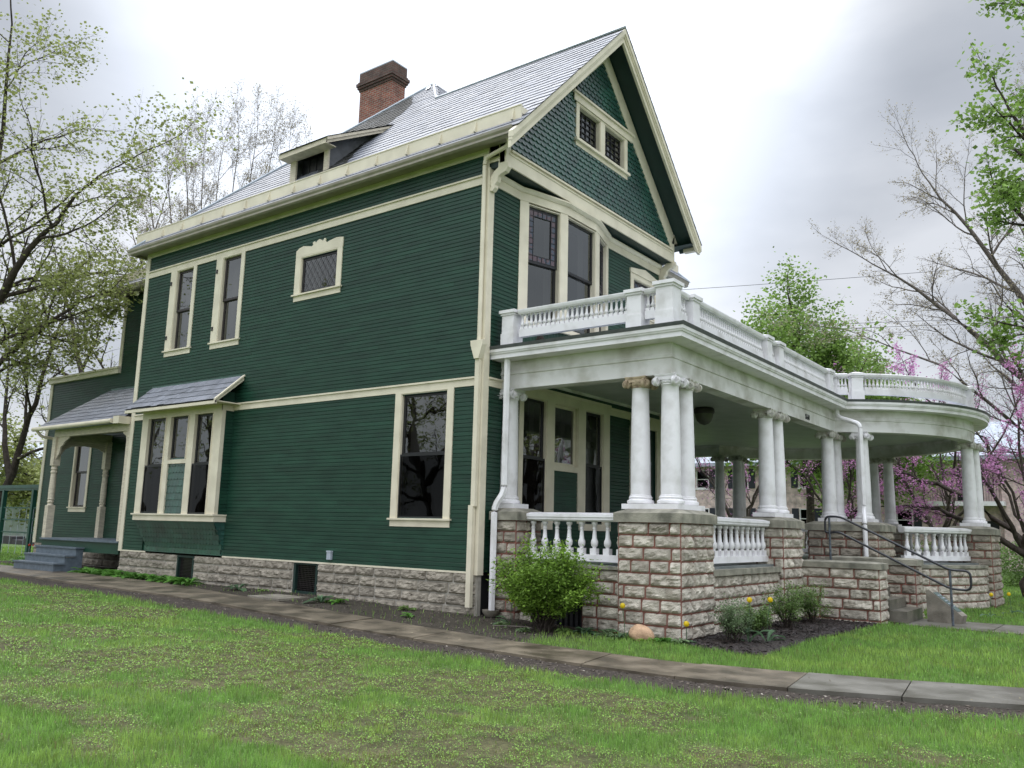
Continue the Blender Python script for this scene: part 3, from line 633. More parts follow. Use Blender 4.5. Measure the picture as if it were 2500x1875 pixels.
# ---------------------------------------------------------------- stone work
def stonewall(mb, mo, F, a0, a1, b0, b1, ch=.2, bl=(.32, .6), seed=0, bulge=.052, g=.015, first=0., ops=()):
    """rock-faced ashlar: each block a displaced patch; mortar plane behind"""
    rd = random.Random(seed); b = b1; k = 0
    while b > b0+.02:
        h = min(ch, b-b0); z0 = b-h
        a = a0-(rd.uniform(.1, .25) if k % 2 else 0)
        while a < a1-.02:
            w = rd.uniform(*bl); p, q = max(a, a0), min(a+w, a1)
            if a1-q < .12: q = a1
            if not any(o_[0] < (p+q)/2 < o_[1] and o_[2] < b-.02 and o_[3] > z0+.02 for o_ in ops):
                nx = max(4, int((q-p)/.035)); ny = 7; i = len(mb.v); ox, oy = rd.uniform(0, 99), rd.uniform(0, 99); am = rd.uniform(.7, 1.25)
                for jy in range(ny+1):
                    for jx in range(nx+1):
                        x = p+g/2+(q-p-g)*jx/nx; z = z0+g/2+(h-g)*jy/ny
                        ex = min(jx, nx-jx)/nx*(q-p); ez = min(jy, ny-jy)/ny*h
                        edge = min(1, min(ex, ez)/.035)
                        nn = noise.noise((x*7+ox, z*11+oy, 0))*.6+noise.noise((x*17+ox, z*25+oy, 3))*.38+noise.noise((x*40+ox, z*48+oy, 5))*.2
                        lean = .35*(1-jy/ny)
                        c = -.006+edge*(.016+am*bulge*max(-.25, .38+lean+nn*.95))
                        mb.v.append(F(x, z, c))
                for jy in range(ny):
                    for jx in range(nx):
                        t = i+jy*(nx+1)+jx; mb.f.append((t, t+1, t+nx+2, t+nx+1))
            a = q if q >= a1 else a+w
            if q == a1: break
        b -= ch; k += 1
    mo.fbox(F, a0, a1, b0, b1, -.12, -.001)
fs = MB(); fm = MB()
CW = [(-9.45, -8.74, .2, .80), (-5.04, -4.28, .15, .82)]
stonewall(fs, fm, FS, -12.1, -9.45, .05, .82, .2, (.4, .75), 1, .05, ops=()); fs.mark(); stonewall(fs, fm, FS, -8.72, -5.06, .05, .82, .2, (.4, .8), 2, .05)
fs.mark(); stonewall(fs, fm, FS, -4.26, -.02, .05, .82, .2, (.4, .8), 3, .055); fs_ = fs.each('foundation', STONED, house)[-1]
stonewall(fs, fm, FF, .02, .12, .0, .82, .2, (.3, .5), 4, .04)
f2 = MB(); stonewall(f2, fm, FR_, -20.7, -12.2, .1, .78, .2, (.4, .7), 5); f2.build('rear_foundation', STONED, house)
fm.build('foundation_mortar', MORTG, fs_)
q = MB(); q.box(-12.15, .13, 0, -.1, 7.2, .8); q.box(-12.15, 7.2, 0, -1.3, 10.0, .8); q.box(-20.7, 1.85, 0, -12.2, 8.9, .75); q.build('cellar_core', DARK, house)
for a0, a1, b0, b1 in CW:
    q = MB(); q.fbox(FS, a0, a0+.06, b0, b1, -.14, .0); q.fbox(FS, a1-.06, a1, b0, b1, -.14, .0); q.fbox(FS, a0+.06, a1-.06, b1-.06, b1, -.14, -.001); q.fbox(FS, a0+.06, a1-.06, b0, b0+.06, -.14, -.001)
    o = q.build('cellar_window', DKG, house); g = MB(); g.fbox(FS, a0+.06, a1-.06, b0+.06, b1-.06, -.08, -.076); g.build('pane', GLASSD, o)
    q = MB(); n_ = 14
    for k in range(1, n_): x = a0+.06+(a1-a0-.12)*k/n_; q.fbox(FS, x-.003, x+.003, b0+.06, b1-.06, -.05, -.047)
    for k in range(1, n_): z = b0+.06+(b1-b0-.12)*k/n_; q.fbox(FS, a0+.06, a1-.06, z-.003, z+.003, -.0475, -.045)
    q.build('wire_mesh', DBROWN, o)
# vents on the wall
q = MB(); q.box(-3.95, -.07, .90, -3.83, -.01, 1.06); q.box(-3.96, -.08, 1.05, -3.82, -.01, 1.08); q.build('meter_box', LEADM, house)
# ---------------------------------------------------------------- front windows under the porch
q = MB(); q.fbox(FF, 1.12, 4.60, 4.22, 4.42, .0, .045); q.fbox(FF, 1.1, 4.62, 4.40, 4.45, .0, .07); q.fbox(FF, 1.12, 1.26, 1.76, 4.22, 0, .04)
q.fbox(FF, 2.08, 2.36, 1.76, 4.22, 0, .04); q.fbox(FF, 3.27, 3.57, 1.76, 4.22, 0, .04); q.fbox(FF, 4.33, 4.60, 1.76, 4.22, 0, .04); q.fbox(FF, 2.36, 3.27, 2.82, 2.94, 0, .04)
q.fbox(FF, 1.10, 2.3, 1.62, 1.76, 0, .06); q.fbox(FF, 3.35, 4.62, 1.62, 1.76, 0, .06); q.build('front_window_casing', CREAM, house)
q = MB(); siding(q, FF, 2.36, 3.27, 1.76, 2.82, c=.005); q.build('front_panel', GREEN, house)
window(FF, 1.26, 2.08, 1.76, 4.22, meet=3.03, cas=(0, 0, 0, 0), sill=False, lab='dark window under the porch nearest the corner'); window(FF, 2.36, 3.27, 2.94, 4.22, cas=(0, 0, 0, 0), sill=False, sashm=CREAM)
window(FF, 3.57, 4.33, 1.76, 4.22, meet=3.03, cas=(0, 0, 0, 0), sill=False)
q = MB(); q.fbox(FF, 5.56, 5.8, 1.05, 4.22, 0, .05); q.fbox(FF, 6.9, 7.1, 1.05, 4.22, 0, .05); q.fbox(FF, 5.56, 7.1, 4.1, 4.3, .0, .06)
dr = q.build('door_frame', CREAM, house)
q = MB(); q.fbox(FF, 5.8, 6.9, 1.08, 4.1, -.1, -.04); q.fbox(FF, 5.9, 6.8, 1.2, 2.0, -.04, -.02); q.build('front_door', DKG, house)
g = MB(); g.fbox(FF, 5.95, 6.75, 2.2, 3.9, -.04, -.035); g.build('door_pane', GLASS, house)
# ---------------------------------------------------------------- bowed second floor bay
BP = [(0., 1.0), (.07, 1.2), (.30, 2.03), (.345, 2.24), (.345, 3.37), (.27, 3.65), (.07, 4.3), (0., 4.5)]   # x,y
def seg(i): 
    (xa, ya), (xb, yb_) = BP[i], BP[i+1]; u = Vector((xb-xa, yb_-ya, 0)); L_ = u.length; u /= L_; return mk((xa, ya, 0), u, (u.y, -u.x, 0)), L_
q = MB()
for i in (0, 2, 4, 6):
    F, L_ = seg(i); q.fbox(F, 0, L_, 5.72, 8.2, -.1, .03)
q.sweep([(0., .14), (.0, 1.0)]+[(x, y) for x, y in BP[1:-1]]+[(0, 4.5), (0, 7.1)], [(-.02, 8.2), (.04, 8.2), (.04, 8.36), (.075, 8.37), (.12, 8.42), (.12, 8.45), (-.02, 8.45)])
q.sweep([(x, y) for x, y in BP], [(-.02, 5.60), (.09, 5.60), (.09, 5.63), (.04, 5.64), (.04, 5.72), (-.02, 5.72)]); q.sweep(BP, [(-.02, 4.98), (.09, 4.98), (.09, 5.16), (-.02, 5.16)])
bow = q.build('bow_window', CREAM, house)
q = MB()
BPs = []
for (xa, ya), (xb, yb_) in zip(BP[:-1], BP[1:]):
    L_ = math.hypot(xb-xa, yb_-ya); n_ = max(1, int(L_/.075))
    for k in range(n_): BPs.append((xa+(xb-xa)*k/n_, ya+(yb_-ya)*k/n_))
BPs.append(BP[-1])
for a, b in zip(BPs[:-1], BPs[1:]):
    F = mk((a[0], a[1], 0), Vector((b[0]-a[0], b[1]-a[1], 0)).normalized(), Vector((b[1]-a[1], a[0]-b[0], 0)).normalized()); L_ = math.hypot(b[0]-a[0], b[1]-a[1]); q.fbox(F, .004, L_-.004, 5.16, 5.60, -.02, .03); q.fbox(F, 0, L_, 5.16, 5.60, -.03, .02)
q.build('bow_apron', GREEN, bow)
GL1 = mat('stained_glass_purple', (.085, .05, .06), .15, (.035, .05, .075), 9, spec=.8, noisec=(.47, .53), detail=1); GL2 = mat('stained_glass_teal', (.09, .15, .20), .15, (.05, .09, .14), 14, spec=.8)
def border(F, A, d, o):
    x0, x1, z0, z1 = A; s = .115; ql = MB(); k = 0
    cells = []
    nx = max(3, round((x1-x0)/s)); nz_ = max(3, round((z1-z0)/s)); sx, sz = (x1-x0)/nx, (z1-z0)/nz_
    for i in range(nx):
        for j in range(nz_):
            if i in (0, nx-1) or j in (nz_-1, 0): cells.append((i, j))
    for i, j in cells:
        pass
    for i in range(nx+1):
        x = x0+i*sx
        if i in (0, 1, nx-1, nx): ql.fbox(F, x-.006, x+.006, z0, z1, d-.03, d)
        else: ql.fbox(F, x-.006, x+.006, z1-sz, z1, d-.03, d); ql.fbox(F, x-.006, x+.006, z0, z0+sz, d-.03, d)
    for j in range(nz_+1):
        z = z0+j*sz
        if j in (0, 1, nz_-1, nz_): ql.fbox(F, x0, x1, z-.006, z+.006, d-.029, d-.001)
        else: ql.fbox(F, x0, x0+sx, z-.006, z+.006, d-.029, d-.001); ql.fbox(F, x1-sx, x1, z-.006, z+.006, d-.029, d-.001)
    q1 = MB(); dd_ = d-.01; q1.v = [F(a, b, dd_) for a, b in ((x0, z0), (x1, z0), (x1, z1), (x0, z1), (x0+sx, z0+sz), (x1-sx, z0+sz), (x1-sx, z1-sz), (x0+sx, z1-sz))]; q1.f = [(k, (k+1) % 4, 4+(k+1) % 4, 4+k) for k in range(4)]
    q1.build('stained_glass', GL1, o); ql.build('leaded_bars', BLACK, o)
for i, lb in ((1, border), (3, None), (5, border)):
    F, L_ = seg(i); window(F, 0, L_, 5.74, 8.17, meet=6.98, cas=(0, 0, 0, 0), sill=False, screen=False, leaded=lb, d0=-.11, lab='bow window sash bordered with stained glass squares' if lb else 'clear middle sash of the bow window')
o = window(FF, 5.74, 6.85, 6.9, 7.78, cas=(.15, .15, .12, .1), leaded=border, lab='small upper window with a peaked cream head')
q = MB(); q.prism(FF, [(5.55, 7.9), (7.04, 7.9), (7.04, 8.0), (6.3, 8.12), (5.55, 8.0)], 0, .06); q.build('window_head', CREAM, o)
# ================================================================== PORCH
CXC, CYC = 1.9, 13.5
def arc(r, a0, a1, n): return [(CXC+r*math.cos(R(a0+(a1-a0)*k/n)), CYC+r*math.sin(R(a0+(a1-a0)*k/n))) for k in range(n+1)]
def porchpath(off, x0=0.0, n=48):
    """outline offset outwards from the frieze face"""
    xf = 3.577+off; r = 4.18+off; a0 = -math.degrees(math.acos((xf-CXC)/r)); ys = 15.2+off; a1 = 180-math.degrees(math.asin((ys-CYC)/r))
    return [(x0, .536-off), (xf, .536-off)]+arc(r, a0, a1, n)+[(-8.5, ys)]
pp = porchpath(0)
q = MB(); q.sweep(pp, [(0, 4.22), (0, 4.49), (.025, 4.50), (.025, 4.55), (.01, 4.56), (.01, 4.76), (-.30, 4.76), (-.30, 4.22)])
ent = q.build('porch_frieze', WHITED, house)
q = MB(); q.sweep(pp, [(.0, 4.75), (.355, 4.75), (.355, 4.83), (.375, 4.835), (.385, 4.865), (.395, 4.87), (.40, 4.925), (.0, 4.925)]); q.build('porch_cornice', WHITE, house)
q = MB(); q.sweep(pp, [(.1, 4.926), (.405, 4.926), (.425, 4.985), (.1, 4.99)]); q.build('porch_roof_edge', ROOFE, house)
def slab(path, z0, z1, close):
    m = MB(); P = list(path)+close; n = len(P)
    for z in (z0, z1): i = len(m.v); m.v += [(x, y, z) for x, y in P]; m.f.append(tuple(range(i, i+n)))
    for k in range(n): m.f.append((k, (k+1) % n, n+(k+1) % n, n+k))
    return m
hc = [(-8.5, 10.12), (-1.23, 10.12), (-1.23, 7.26), (.02, 7.26), (.02, .5)]
slab(porchpath(.15, .02)[:], 4.93, 4.975, hc).build('porch_roof', LEADM, house)
slab(porchpath(-.28, .02), 4.58, 4.64, hc).build('porch_ceiling', CEIL, house)
slab(porchpath(.06, .02), .99, 1.05, hc).build('porch_floor', FLOORM, house)
q = MB(); q.sweep(porchpath(-.28, .02), [(0, 4.50), (-.05, 4.52), (-.06, 4.58), (0, 4.58)], False); q.box(.0, .8, 4.52, .06, 7.2, 4.58); q.build('ceiling_moulding', WHITED, house)
# turned balusters
BALP = [(.048, 0), (.048, .10), (.030, .105), (.028, .125), (.050, .15), (.056, .20), (.050, .235), (.036, .27), (.030, .36), (.027, .42), (.034, .43), (.034, .445), (.027, .455), (.030, .49), (.046, .51), (.046, .55)]
def baluster_mesh(h, s, seg=12, sq=True):
    m = MB(); k = h/.55
    m.lathe((0, 0, 0), [(r_*s, z*k) for r_, z in BALP[2:]], seg)
    m.box(-.05*s, -.05*s, 0, .05*s, .05*s, .105*k)
    return m
def mesh_of(mb, name, m, smooth=True):
    o = mb.build(name, m, None, smooth); me = o.data; bpy.data.objects.remove(o); return me
BME = mesh_of(baluster_mesh(.55, 1.15), 'baluster', WHITE); BUP = mesh_of(baluster_mesh(.29, .72, 8), 'small_baluster', WHITE)
def place(me, name, loc, parent, rz_=0):
    o = bpy.data.objects.new(name, me); COL.objects.link(o); setpar(o, parent); o.location = loc; o.rotation_euler = (0, 0, rz_); return o
def along(path, step, margin=0.):
    P = [Vector(p) for p in path]; D = [0]
    for a, b in zip(P[:-1], P[1:]): D.append(D[-1]+(b-a).length)
    T = D[-1]-2*margin; n = max(1, round(T/step)); res = []
    for k in range(n):
        d = margin+T*(k+.5)/n; j = max(i for i in range(len(D)) if D[i] <= d+1e-9); j = min(j, len(P)-2)
        p = P[j]+(P[j+1]-P[j])*((d-D[j])/(D[j+1]-D[j])); an = math.atan2(P[j+1].y-P[j].y, P[j+1].x-P[j].x); res.append((p, an))
    return res
def balustrade(path, zt, low=True, step=.27, indiv=True, lab_=None):
    q = MB()
    if low:
        q.sweep(path, [(-.125, 1.80), (-.09, 1.775), (.09, 1.775), (.125, 1.80), (.125, 1.835), (.14, 1.845), (.14, 1.895), (.0, 1.925), (-.14, 1.895), (-.14, 1.845), (-.125, 1.835)])
        qb = MB(); qb.sweep(path, [(-.07, 1.10), (.07, 1.10), (.07, 1.215), (-.07, 1.215)])
    else:
        q.sweep(path, [(-.07, 5.60), (.07, 5.60), (.09, 5.63), (.10, 5.67), (.10, 5.69), (.0, 5.72), (-.10, 5.69), (-.10, 5.67), (-.09, 5.63)])
        qb = MB(); qb.sweep(path, [(-.05, 5.17), (.05, 5.17), (.05, 5.315), (-.05, 5.315)])
    o = q.build('balustrade', WHITE, house); qb.build('bottom_rail', WHITE, o)
    if lab_: o['label'] = lab_
    me = BME if low else BUP; z = 1.215 if low else 5.312
    if indiv:
        for p, an in along(path, step): place(me, 'baluster', (p.x, p.y, z), o, an)
    else:
        V = np.array([v.co for v in me.vertices]); Fc = [tuple(f.vertices) for f in me.polygons]; m = MB()
        for p, an in along(path, step):
            i = len(m.v); c, s = math.cos(an), math.sin(an); m.v += [(p.x+c*a-s*b, p.y+s*a+c*b, z+d) for a, b, d in V]; m.f += [tuple(i+t for t in f) for f in Fc]
        b_ = m.build('baluster_row', WHITE, o, True); b_['kind'] = 'stuff'
    return o
balustrade([(.63, .64), (2.70, .64)], 0, step=.245); balustrade([(3.46, 1.46), (3.46, 4.93)], 0, step=.27)
balustrade(arc(4.0, -44, -8, 12), 0, step=.27); balustrade(arc(4.0, 10, 66, 16), 0, step=.27); balustrade(arc(4.0, 90, 138, 14), 0, step=.27)
balustrade([(-2.3, 14.97), (-6, 14.97)], 0, step=.27)
# upper rail
RR = 4.12
balustrade([(.50, .45), (2.83, .45)], 0, False, .102); balustrade([(3.15, .45), (3.42, .45)], 0, False, .1)
balustrade([(3.56, .62), (3.56, 1.10)], 0, False, .1); balustrade([(3.56, 1.46), (3.56, 4.72)], 0, False, .1)
balustrade([(3.56, 5.03), (3.56, 5.42)], 0, False, .1, indiv=False); balustrade([(3.56, 5.72), (3.56, 9.0)], 0, False, .1, indiv=False); balustrade([(3.56, 9.3), (3.56, 9.75)], 0, False, .1, indiv=False)
balustrade(arc(RR, -65, -61.5, 2), 0, False, .1, indiv=False); balustrade(arc(RR, -56, -4, 24), 0, False, .1, indiv=False, lab_='curved far run of the roof balustrade')
balustrade(arc(RR, 2, 60, 24), 0, False, .1, indiv=False); balustrade(arc(RR, 64, 150, 34), 0, False, .1, indiv=False)
def upost(x, y, w=.27, dz=0., rz_=0.):
    q = MB(); c, s = math.cos(rz_), math.sin(rz_); F = mk((x, y, 0), (c, s, 0), (-s, c, 0)); h = w/2
    q.fbox(F, -h-.015, h+.015, 4.97, 5.25, -h-.015, h+.015); q.fbox(F, -h, h, 5.25, 5.60+dz, -h, h); q.fbox(F, -h-.02, h+.02, 5.60+dz, 5.64+dz, -h-.02, h+.02); q.fbox(F, -h-.045, h+.045, 5.64+dz, 5.70+dz, -h-.045, h+.045)
    i = len(q.v); a = h+.04; q.v += [F(-a, 5.70+dz, -a), F(a, 5.70+dz, -a), F(a, 5.70+dz, a), F(-a, 5.70+dz, a), F(0, 5.76+dz, 0)]; q.f += [(i, i+1, i+4), (i+1, i+2, i+4), (i+2, i+3, i+4), (i+3, i, i+4)]
    return q.build('roof_rail_post', WHITE, house)
for x, y in ((.30, .45), (2.99, .45)): upost(x, y)
upost(3.57, .45, .31, .06)
for y in (1.28, 4.87, 5.57, 9.15): upost(3.56, y)
upost(3.56, 9.82, .2)
for a in (-58.6, -1, 62, 152): upost(CXC+RR*math.cos(R(a)), CYC+RR*math.sin(R(a)), .28, 0, R(a))
# columns: shaft is the part, capital, base are sub-parts
def shaft_mesh():
    m = MB(); pr = []
    for k in range(15):
        t = k/14; r_ = .166-.024*max(0, (t-.25)/.75)**1.4; pr.append((r_, 2.22+t*1.80))
    m.lathe((0, 0, 0), [(.182, 2.195), (.182, 2.215), (.168, 2.225)]+pr[1:]+[(.150, 4.03), (.155, 4.045), (.150, 4.06)], 28); return m
def base_mesh():
    m = MB(); m.lathe((0, 0, 0), [(.20, 2.075), (.222, 2.085), (.228, 2.11), (.222, 2.135), (.196, 2.145), (.188, 2.16), (.196, 2.172), (.199, 2.185), (.190, 2.197), (.17, 2.2)], 28); return m
def cap_mesh():
    m = MB(); m.lathe((0, 0, 0), [(.152, 4.03), (.165, 4.05), (.158, 4.065), (.175, 4.085), (.18, 4.11), (.165, 4.13)], 20)
    for k in range(16):
        a = 2*math.pi*k/16; m.lathe((.168*math.cos(a), .168*math.sin(a), 4.085), [(.0, -.02), (.018, 0), (.0, .022)], 6)
    # abacus with concave sides
    pl = []
    for s in range(4):
        a = s*math.pi/2; ca, sa = math.cos(a), math.sin(a)
        for t in np.linspace(-1, 1, 7): x, y = .185-.02*(1-t*t)-.0, .2*t; x = .17+.03*t*t; pl.append((ca*x-sa*y, sa*x+ca*y))
    n = len(pl); i = len(m.v)
    for sc_2, z in ((.90, 4.175), (.93, 4.19), (.99, 4.20), (1.0, 4.222)): m.v += [(x*sc_2, y*sc_2, z) for x, y in pl]
    for j in range(3):
        for k in range(n): m.f.append((i+j*n+k, i+j*n+(k+1) % n, i+(j+1)*n+(k+1) % n, i+(j+1)*n+k))
    m.f.append(tuple(range(i, i+n))); m.f.append(tuple(range(i+3*n, i+4*n)))
    # volutes: raised spirals on each face
    for s in range(4):
        a = s*math.pi/2; u = Vector((-math.sin(a), math.cos(a), 0)); nn = Vector((math.cos(a), math.sin(a), 0))
        F = mk(nn*.165, u, nn)
        for sg in (-1, 1):
            cx_, cz = sg*.178, 4.10
            ring = [(cx_+.074*math.cos(t), cz+.074*math.sin(t)) for t in np.linspace(0, 2*math.pi, 18, endpoint=False)]
            m.prism(F, ring, -.03, .022)
            pts = []; rad = []
            for t in np.linspace(0, 2.3*2*math.pi, 34):
                rr2 = .080*(1-t/(2.6*2*math.pi)); ang = math.pi/2-sg*t*-1; pts.append(F(cx_+rr2*math.cos(ang), cz+rr2*math.sin(ang), .028)); rad.append(.009*(1-t/(3.2*2*math.pi)))
            m.tube(pts, rad, 6)
        m.prism(F, [(-.18, 4.145), (-.10, 4.125), (.10, 4.125), (.18, 4.145), (.2, 4.17), (-.2, 4.17)], -.03, .012)
    return m
SHM = mesh_of(shaft_mesh(), 'column_shaft', WHITE); BSM = mesh_of(base_mesh(), 'column_base', WHITE)
CPM = {}
for nm, m_ in (('w', WHITE), ('d', CAPM), ('b', CAPB)): CPM[nm] = mesh_of(cap_mesh(), 'capital', m_)
def column(x, y, cap='w', rz_=0, dim=False):
    o = place(SHM, 'porch_column', (x, y, 0), house, rz_)
    for nm, me in (('capital', CPM[cap]), ('column_base', BSM)):
        c = bpy.data.objects.new(nm, me); COL.objects.link(c); c.parent = o
    return o
cl = [(2.915, .69, 'b'), (3.475, .69, 'w'), (3.45, 1.28, 'd'), (.14, .69, 'w'), (3.43, 5.22, 'd'), (3.43, 5.85, 'd'), (3.43, 9.5, 'd'), (3.43, 10.13, 'd'), (4.10, 10.08, 'w'),
      (-1.75, 14.97, 'd'), (-1.12, 14.95, 'd'), (-1.38, 15.85, 'd'), (2.55, 17.46, 'd'), (3.02, 17.38, 'd'), (5.93, 13.45, 'd'), (6.0, 13.98, 'd')]
for x, y, c in cl:
    o = column(x, y, c)
column_labels = {0: 'left corner column with a bare brown wooden capital', 1: 'outermost corner column with clean white capital'}
# plinth boards and stone piers
def plinth(x0, y0, x1, y1, z0=1.99, z1=2.075):
    q = MB(); q.box(x0, y0, z0, x1, y1, z1); return q.build('column_plinth', WHITE, house)
plinth(2.68, .46, 3.70, .92); plinth(3.225, .923, 3.70, 2.02 if False else 1.52); plinth(-.08, .46, .44, .92); plinth(3.2, 4.98, 3.66, 6.1); plinth(3.2, 9.27, 3.66, 10.4); plinth(3.85, 9.85, 4.35, 10.35)
plinth(-2.0, 14.74, -.86, 15.2); plinth(-1.62, 15.62, -1.14, 16.1); plinth(2.28, 17.15, 3.28, 17.68); plinth(5.68, 13.2, 6.26, 14.25)
def pier(x0, y0, x1, y1, zb, seed, ch=.2, zt=1.77, cap=True, faces='snew', m=STONE, capo=.06, zc=1.92, zf=1.99, bl=(.3, .58), mo=MORT):
    s_ = MB(); mm = MB()
    if 's' in faces: stonewall(s_, mm, mk((0, y0, 0), (1, 0, 0), (0, -1, 0)), x0, x1, zb, zt, ch, bl, seed)
    if 'e' in faces: stonewall(s_, mm, mk((x1, 0, 0), (0, 1, 0), (1, 0, 0)), y0, y1, zb, zt, ch, bl, seed+1)
    if 'n' in faces: stonewall(s_, mm, mk((0, y1, 0), (1, 0, 0), (0, 1, 0)), x0, x1, zb, zt, ch, bl, seed+2)
    if 'w' in faces: stonewall(s_, mm, mk((x0, 0, 0), (0, 1, 0), (-1, 0, 0)), y0, y1, zb, zt, ch, bl, seed+3)
    o = s_.build('stone_pier', m, house); mm.box(x0+.05, y0+.05, zb, x1-.05, y1-.05, zt); mm.build('mortar', mo, o)
    if cap:
        c = MB(); a, b, d, e = x0-capo, y0-capo, x1+capo, y1+capo; i_ = .17
        c.box(a, b, zt, d, e, zc); i = len(c.v); c.v += [(a, b, zc), (d, b, zc), (d, e, zc), (a, e, zc), (a+i_, b+i_, zf), (d-i_, b+i_, zf), (d-i_, e-i_, zf), (a+i_, e-i_, zf)]
        c.f += [(i, i+1, i+5, i+4), (i+1, i+2, i+6, i+5), (i+2, i+3, i+7, i+6), (i+3, i, i+4, i+7), (i+4, i+5, i+6, i+7)]
        c.build('pier_cap', CAPST, o)
    return o
pier(2.72, .28, 3.84, 1.50, -.12, 20)
pier(.12, .28, .64, 1.05, -.05, 30, m=STONED)
pier(2.90, 4.92, 3.84, 6.02, -.15, 40); pier(3.0, 9.1, 4.62, 10.55, -.15, 50, m=STONED)
pier(-2.3, 14.6, -.75, 16.2, -.1, 60, m=STONED, faces='se'); pier(2.2, 17.0, 3.4, 17.9, -.1, 66, m=STONED, faces='se'); pier(5.42, 13.0, 6.42, 14.3, -.15, 70, m=STONED)
# knee walls
kw = MB(); km = MB()
FK1 = mk((3.72, 0, 0), (0, 1, 0), (1, 0, 0)); stonewall(kw, km, FK1, 1.5, 4.92, -.15, .91, .2, (.3, .55), 80)
FK2 = mk((0, .42, 0), (1, 0, 0), (0, -1, 0)); kw.mark(); stonewall(kw, km, FK2, .64, 1.25, -.05, .99, .2, (.3, .5), 81); stonewall(kw, km, FK2, 1.95, 2.72, -.1, .99, .2, (.3, .5), 82); stonewall(kw, km, FK2, 1.25, 1.95, .8, .99, .2, (.3, .5), 86)
def kwo(): pass
ko = kw.each('porch_foundation', STONE, house)[0]; km.build('mortar', MORT, ko)
q = MB(); q.box(1.25, .5, -.1, 1.95, .54, .8)  # black panel behind slats, painting the dark void behind the bush
for k in range(7): x = 1.27+k*.105; q.box(x, .46, -.1, x+.05, .5, .8)
q.build('dark_porch_opening', BLACK, house)
q = MB(); q.box(3.62, 1.5, .91, 3.80, 4.92, 1.01); q.mark(); q.box(.64, .36, .99, 2.72, .75, 1.04); q.each('sill_stone', CAPST, house)
# curved pavilion base
def curvedwall(rad, a0, a1, zb, zt, seed, m, ch=.2):
    s_ = MB(); mm = MB(); L_ = R(a1-a0)*rad
    def F(a, b, c=0): t = R(a0)+a/rad; return (CXC+(rad+c)*math.cos(t), CYC+(rad+c)*math.sin(t), b)
    stonewall(s_, MB(), F, 0, L_, zb, zt, ch, (.35, .6), seed); n_ = 24
    for k in range(n_): mm.quad(F(L_*k/n_, zb, -.002), F(L_*(k+1)/n_, zb, -.002), F(L_*(k+1)/n_, zt, -.002), F(L_*k/n_, zt, -.002))
    o = s_.build('pavilion_foundation', m, house); mm.build('mortar', MORT, o); return o
curvedwall(4.40, -50, 0, -.15, .92, 90, STONE); curvedwall(4.40, 0, 80, -.15, .92, 93, STONED)
q = MB(); q.sweep(arc(4.4, -52, 100, 50), [(-.3, .92), (.04, .92), (.05, .94), (.05, 1.0), (-.3, 1.02)]); q.build('pavilion_sill', CAPST, house)
# front steps between cheek walls
pier(3.80, 5.98, 5.36, 6.50, -.15, 110, zt=1.0, zc=1.11, zf=1.14, capo=.05, bl=(.35, .62)); pier(3.80, 7.95, 5.62, 8.5, -.15, 120, zt=1.05, zc=1.17, zf=1.20, capo=.05, m=STONED)
for k in range(5):
    q = MB(); xf = 5.72-.31*k; z1 = .19+.2*k; q.box(3.6, 6.5, z1-.22, xf, 7.95, z1); q.build('stone_step', STEPM, house)
# steel handrail, a thing of its own
hr = thing('handrail', (6.5, 6.72, -.02), 'black steel pipe handrail running down the stone front steps', 'handrail')
def rnd(path, rad=.12, n=5):
    P = [Vector(p) for p in path]; o = [P[0]]
    for i in range(1, len(P)-1):
        a = (P[i-1]-P[i]).normalized(); b = (P[i+1]-P[i]).normalized(); d = min(rad, (P[i-1]-P[i]).length/2.1, (P[i+1]-P[i]).length/2.1)
        p0, p1 = P[i]+a*d, P[i]+b*d
        for k in range(n+1): t = k/n; o.append(p0.lerp(P[i], t).lerp(P[i].lerp(p1, t), t))
    o.append(P[-1]); return o
yh = 6.72
q = MB(); q.tube(rnd([(4.22, yh, 1.70), (4.13, yh, 1.72), (4.13, yh, 2.05), (4.44, yh, 2.05), (6.5, yh, 1.03), (6.86, yh, 1.03), (6.86, yh, .66), (6.5, yh, .67), (4.4, yh, 1.73), (4.22, yh, 1.70)]), .024, 10); q.build('rail', STEEL, hr, True)
for x, z0, z1 in ((4.22, 1.0, 2.05), (6.5, -.06, 1.03)): q = MB(); q.tube([(x, yh, z0), (x, yh, z1)], .024, 10); q.build('post', STEELW, hr, True)
# sloping stone marker with plaque
mk_ = thing('stone_marker', (6.3, 7.75, -.05), 'slant-topped concrete marker with a bronze plaque beside the front steps', 'marker')
FM = mk((5.92, 7.35, -.06), Vector((.93, -.1, 0)).normalized(), Vector((.1, .93, 0)).normalized())
q = MB(); q.prism(FM, [(0, 0), (.62, 0), (.66, .18), (.06, .66), (0, .64)], 0, .34); q.build('block', CONCO, mk_)
FMs = mk((0, 0, 0), (1, 0, 0), (0, 1, 0))
def FP(a, b, c): # plaque plane along the slope
    p0 = Vector(FM(.13, .60, .03)); du = (Vector(FM(.60, .225, .03))-p0); L_ = du.length; du /= L_; dn = (Vector(FM(0, 0, 1))-Vector(FM(0, 0, 0))); nn = du.cross(dn).normalized()
    if nn.z < 0: nn = -nn
    return tuple(p0+du*a+dn*b+nn*c)
q = MB(); q.fbox(lambda a, b, c: FP(a, b, c), 0, .56, 0, .28, 0, .012); q.build('plaque', BRONZE, mk_)
q = MB()
for k in range(5):
    for j in range(6):
        if random.random() < .85: q.fbox(lambda a, b, c: FP(a, b, c), .08+k*.08, .10+k*.08, .03+j*.037, .055+j*.037, .012, .016)
q.build('raised_lettering', LEADM, mk_)
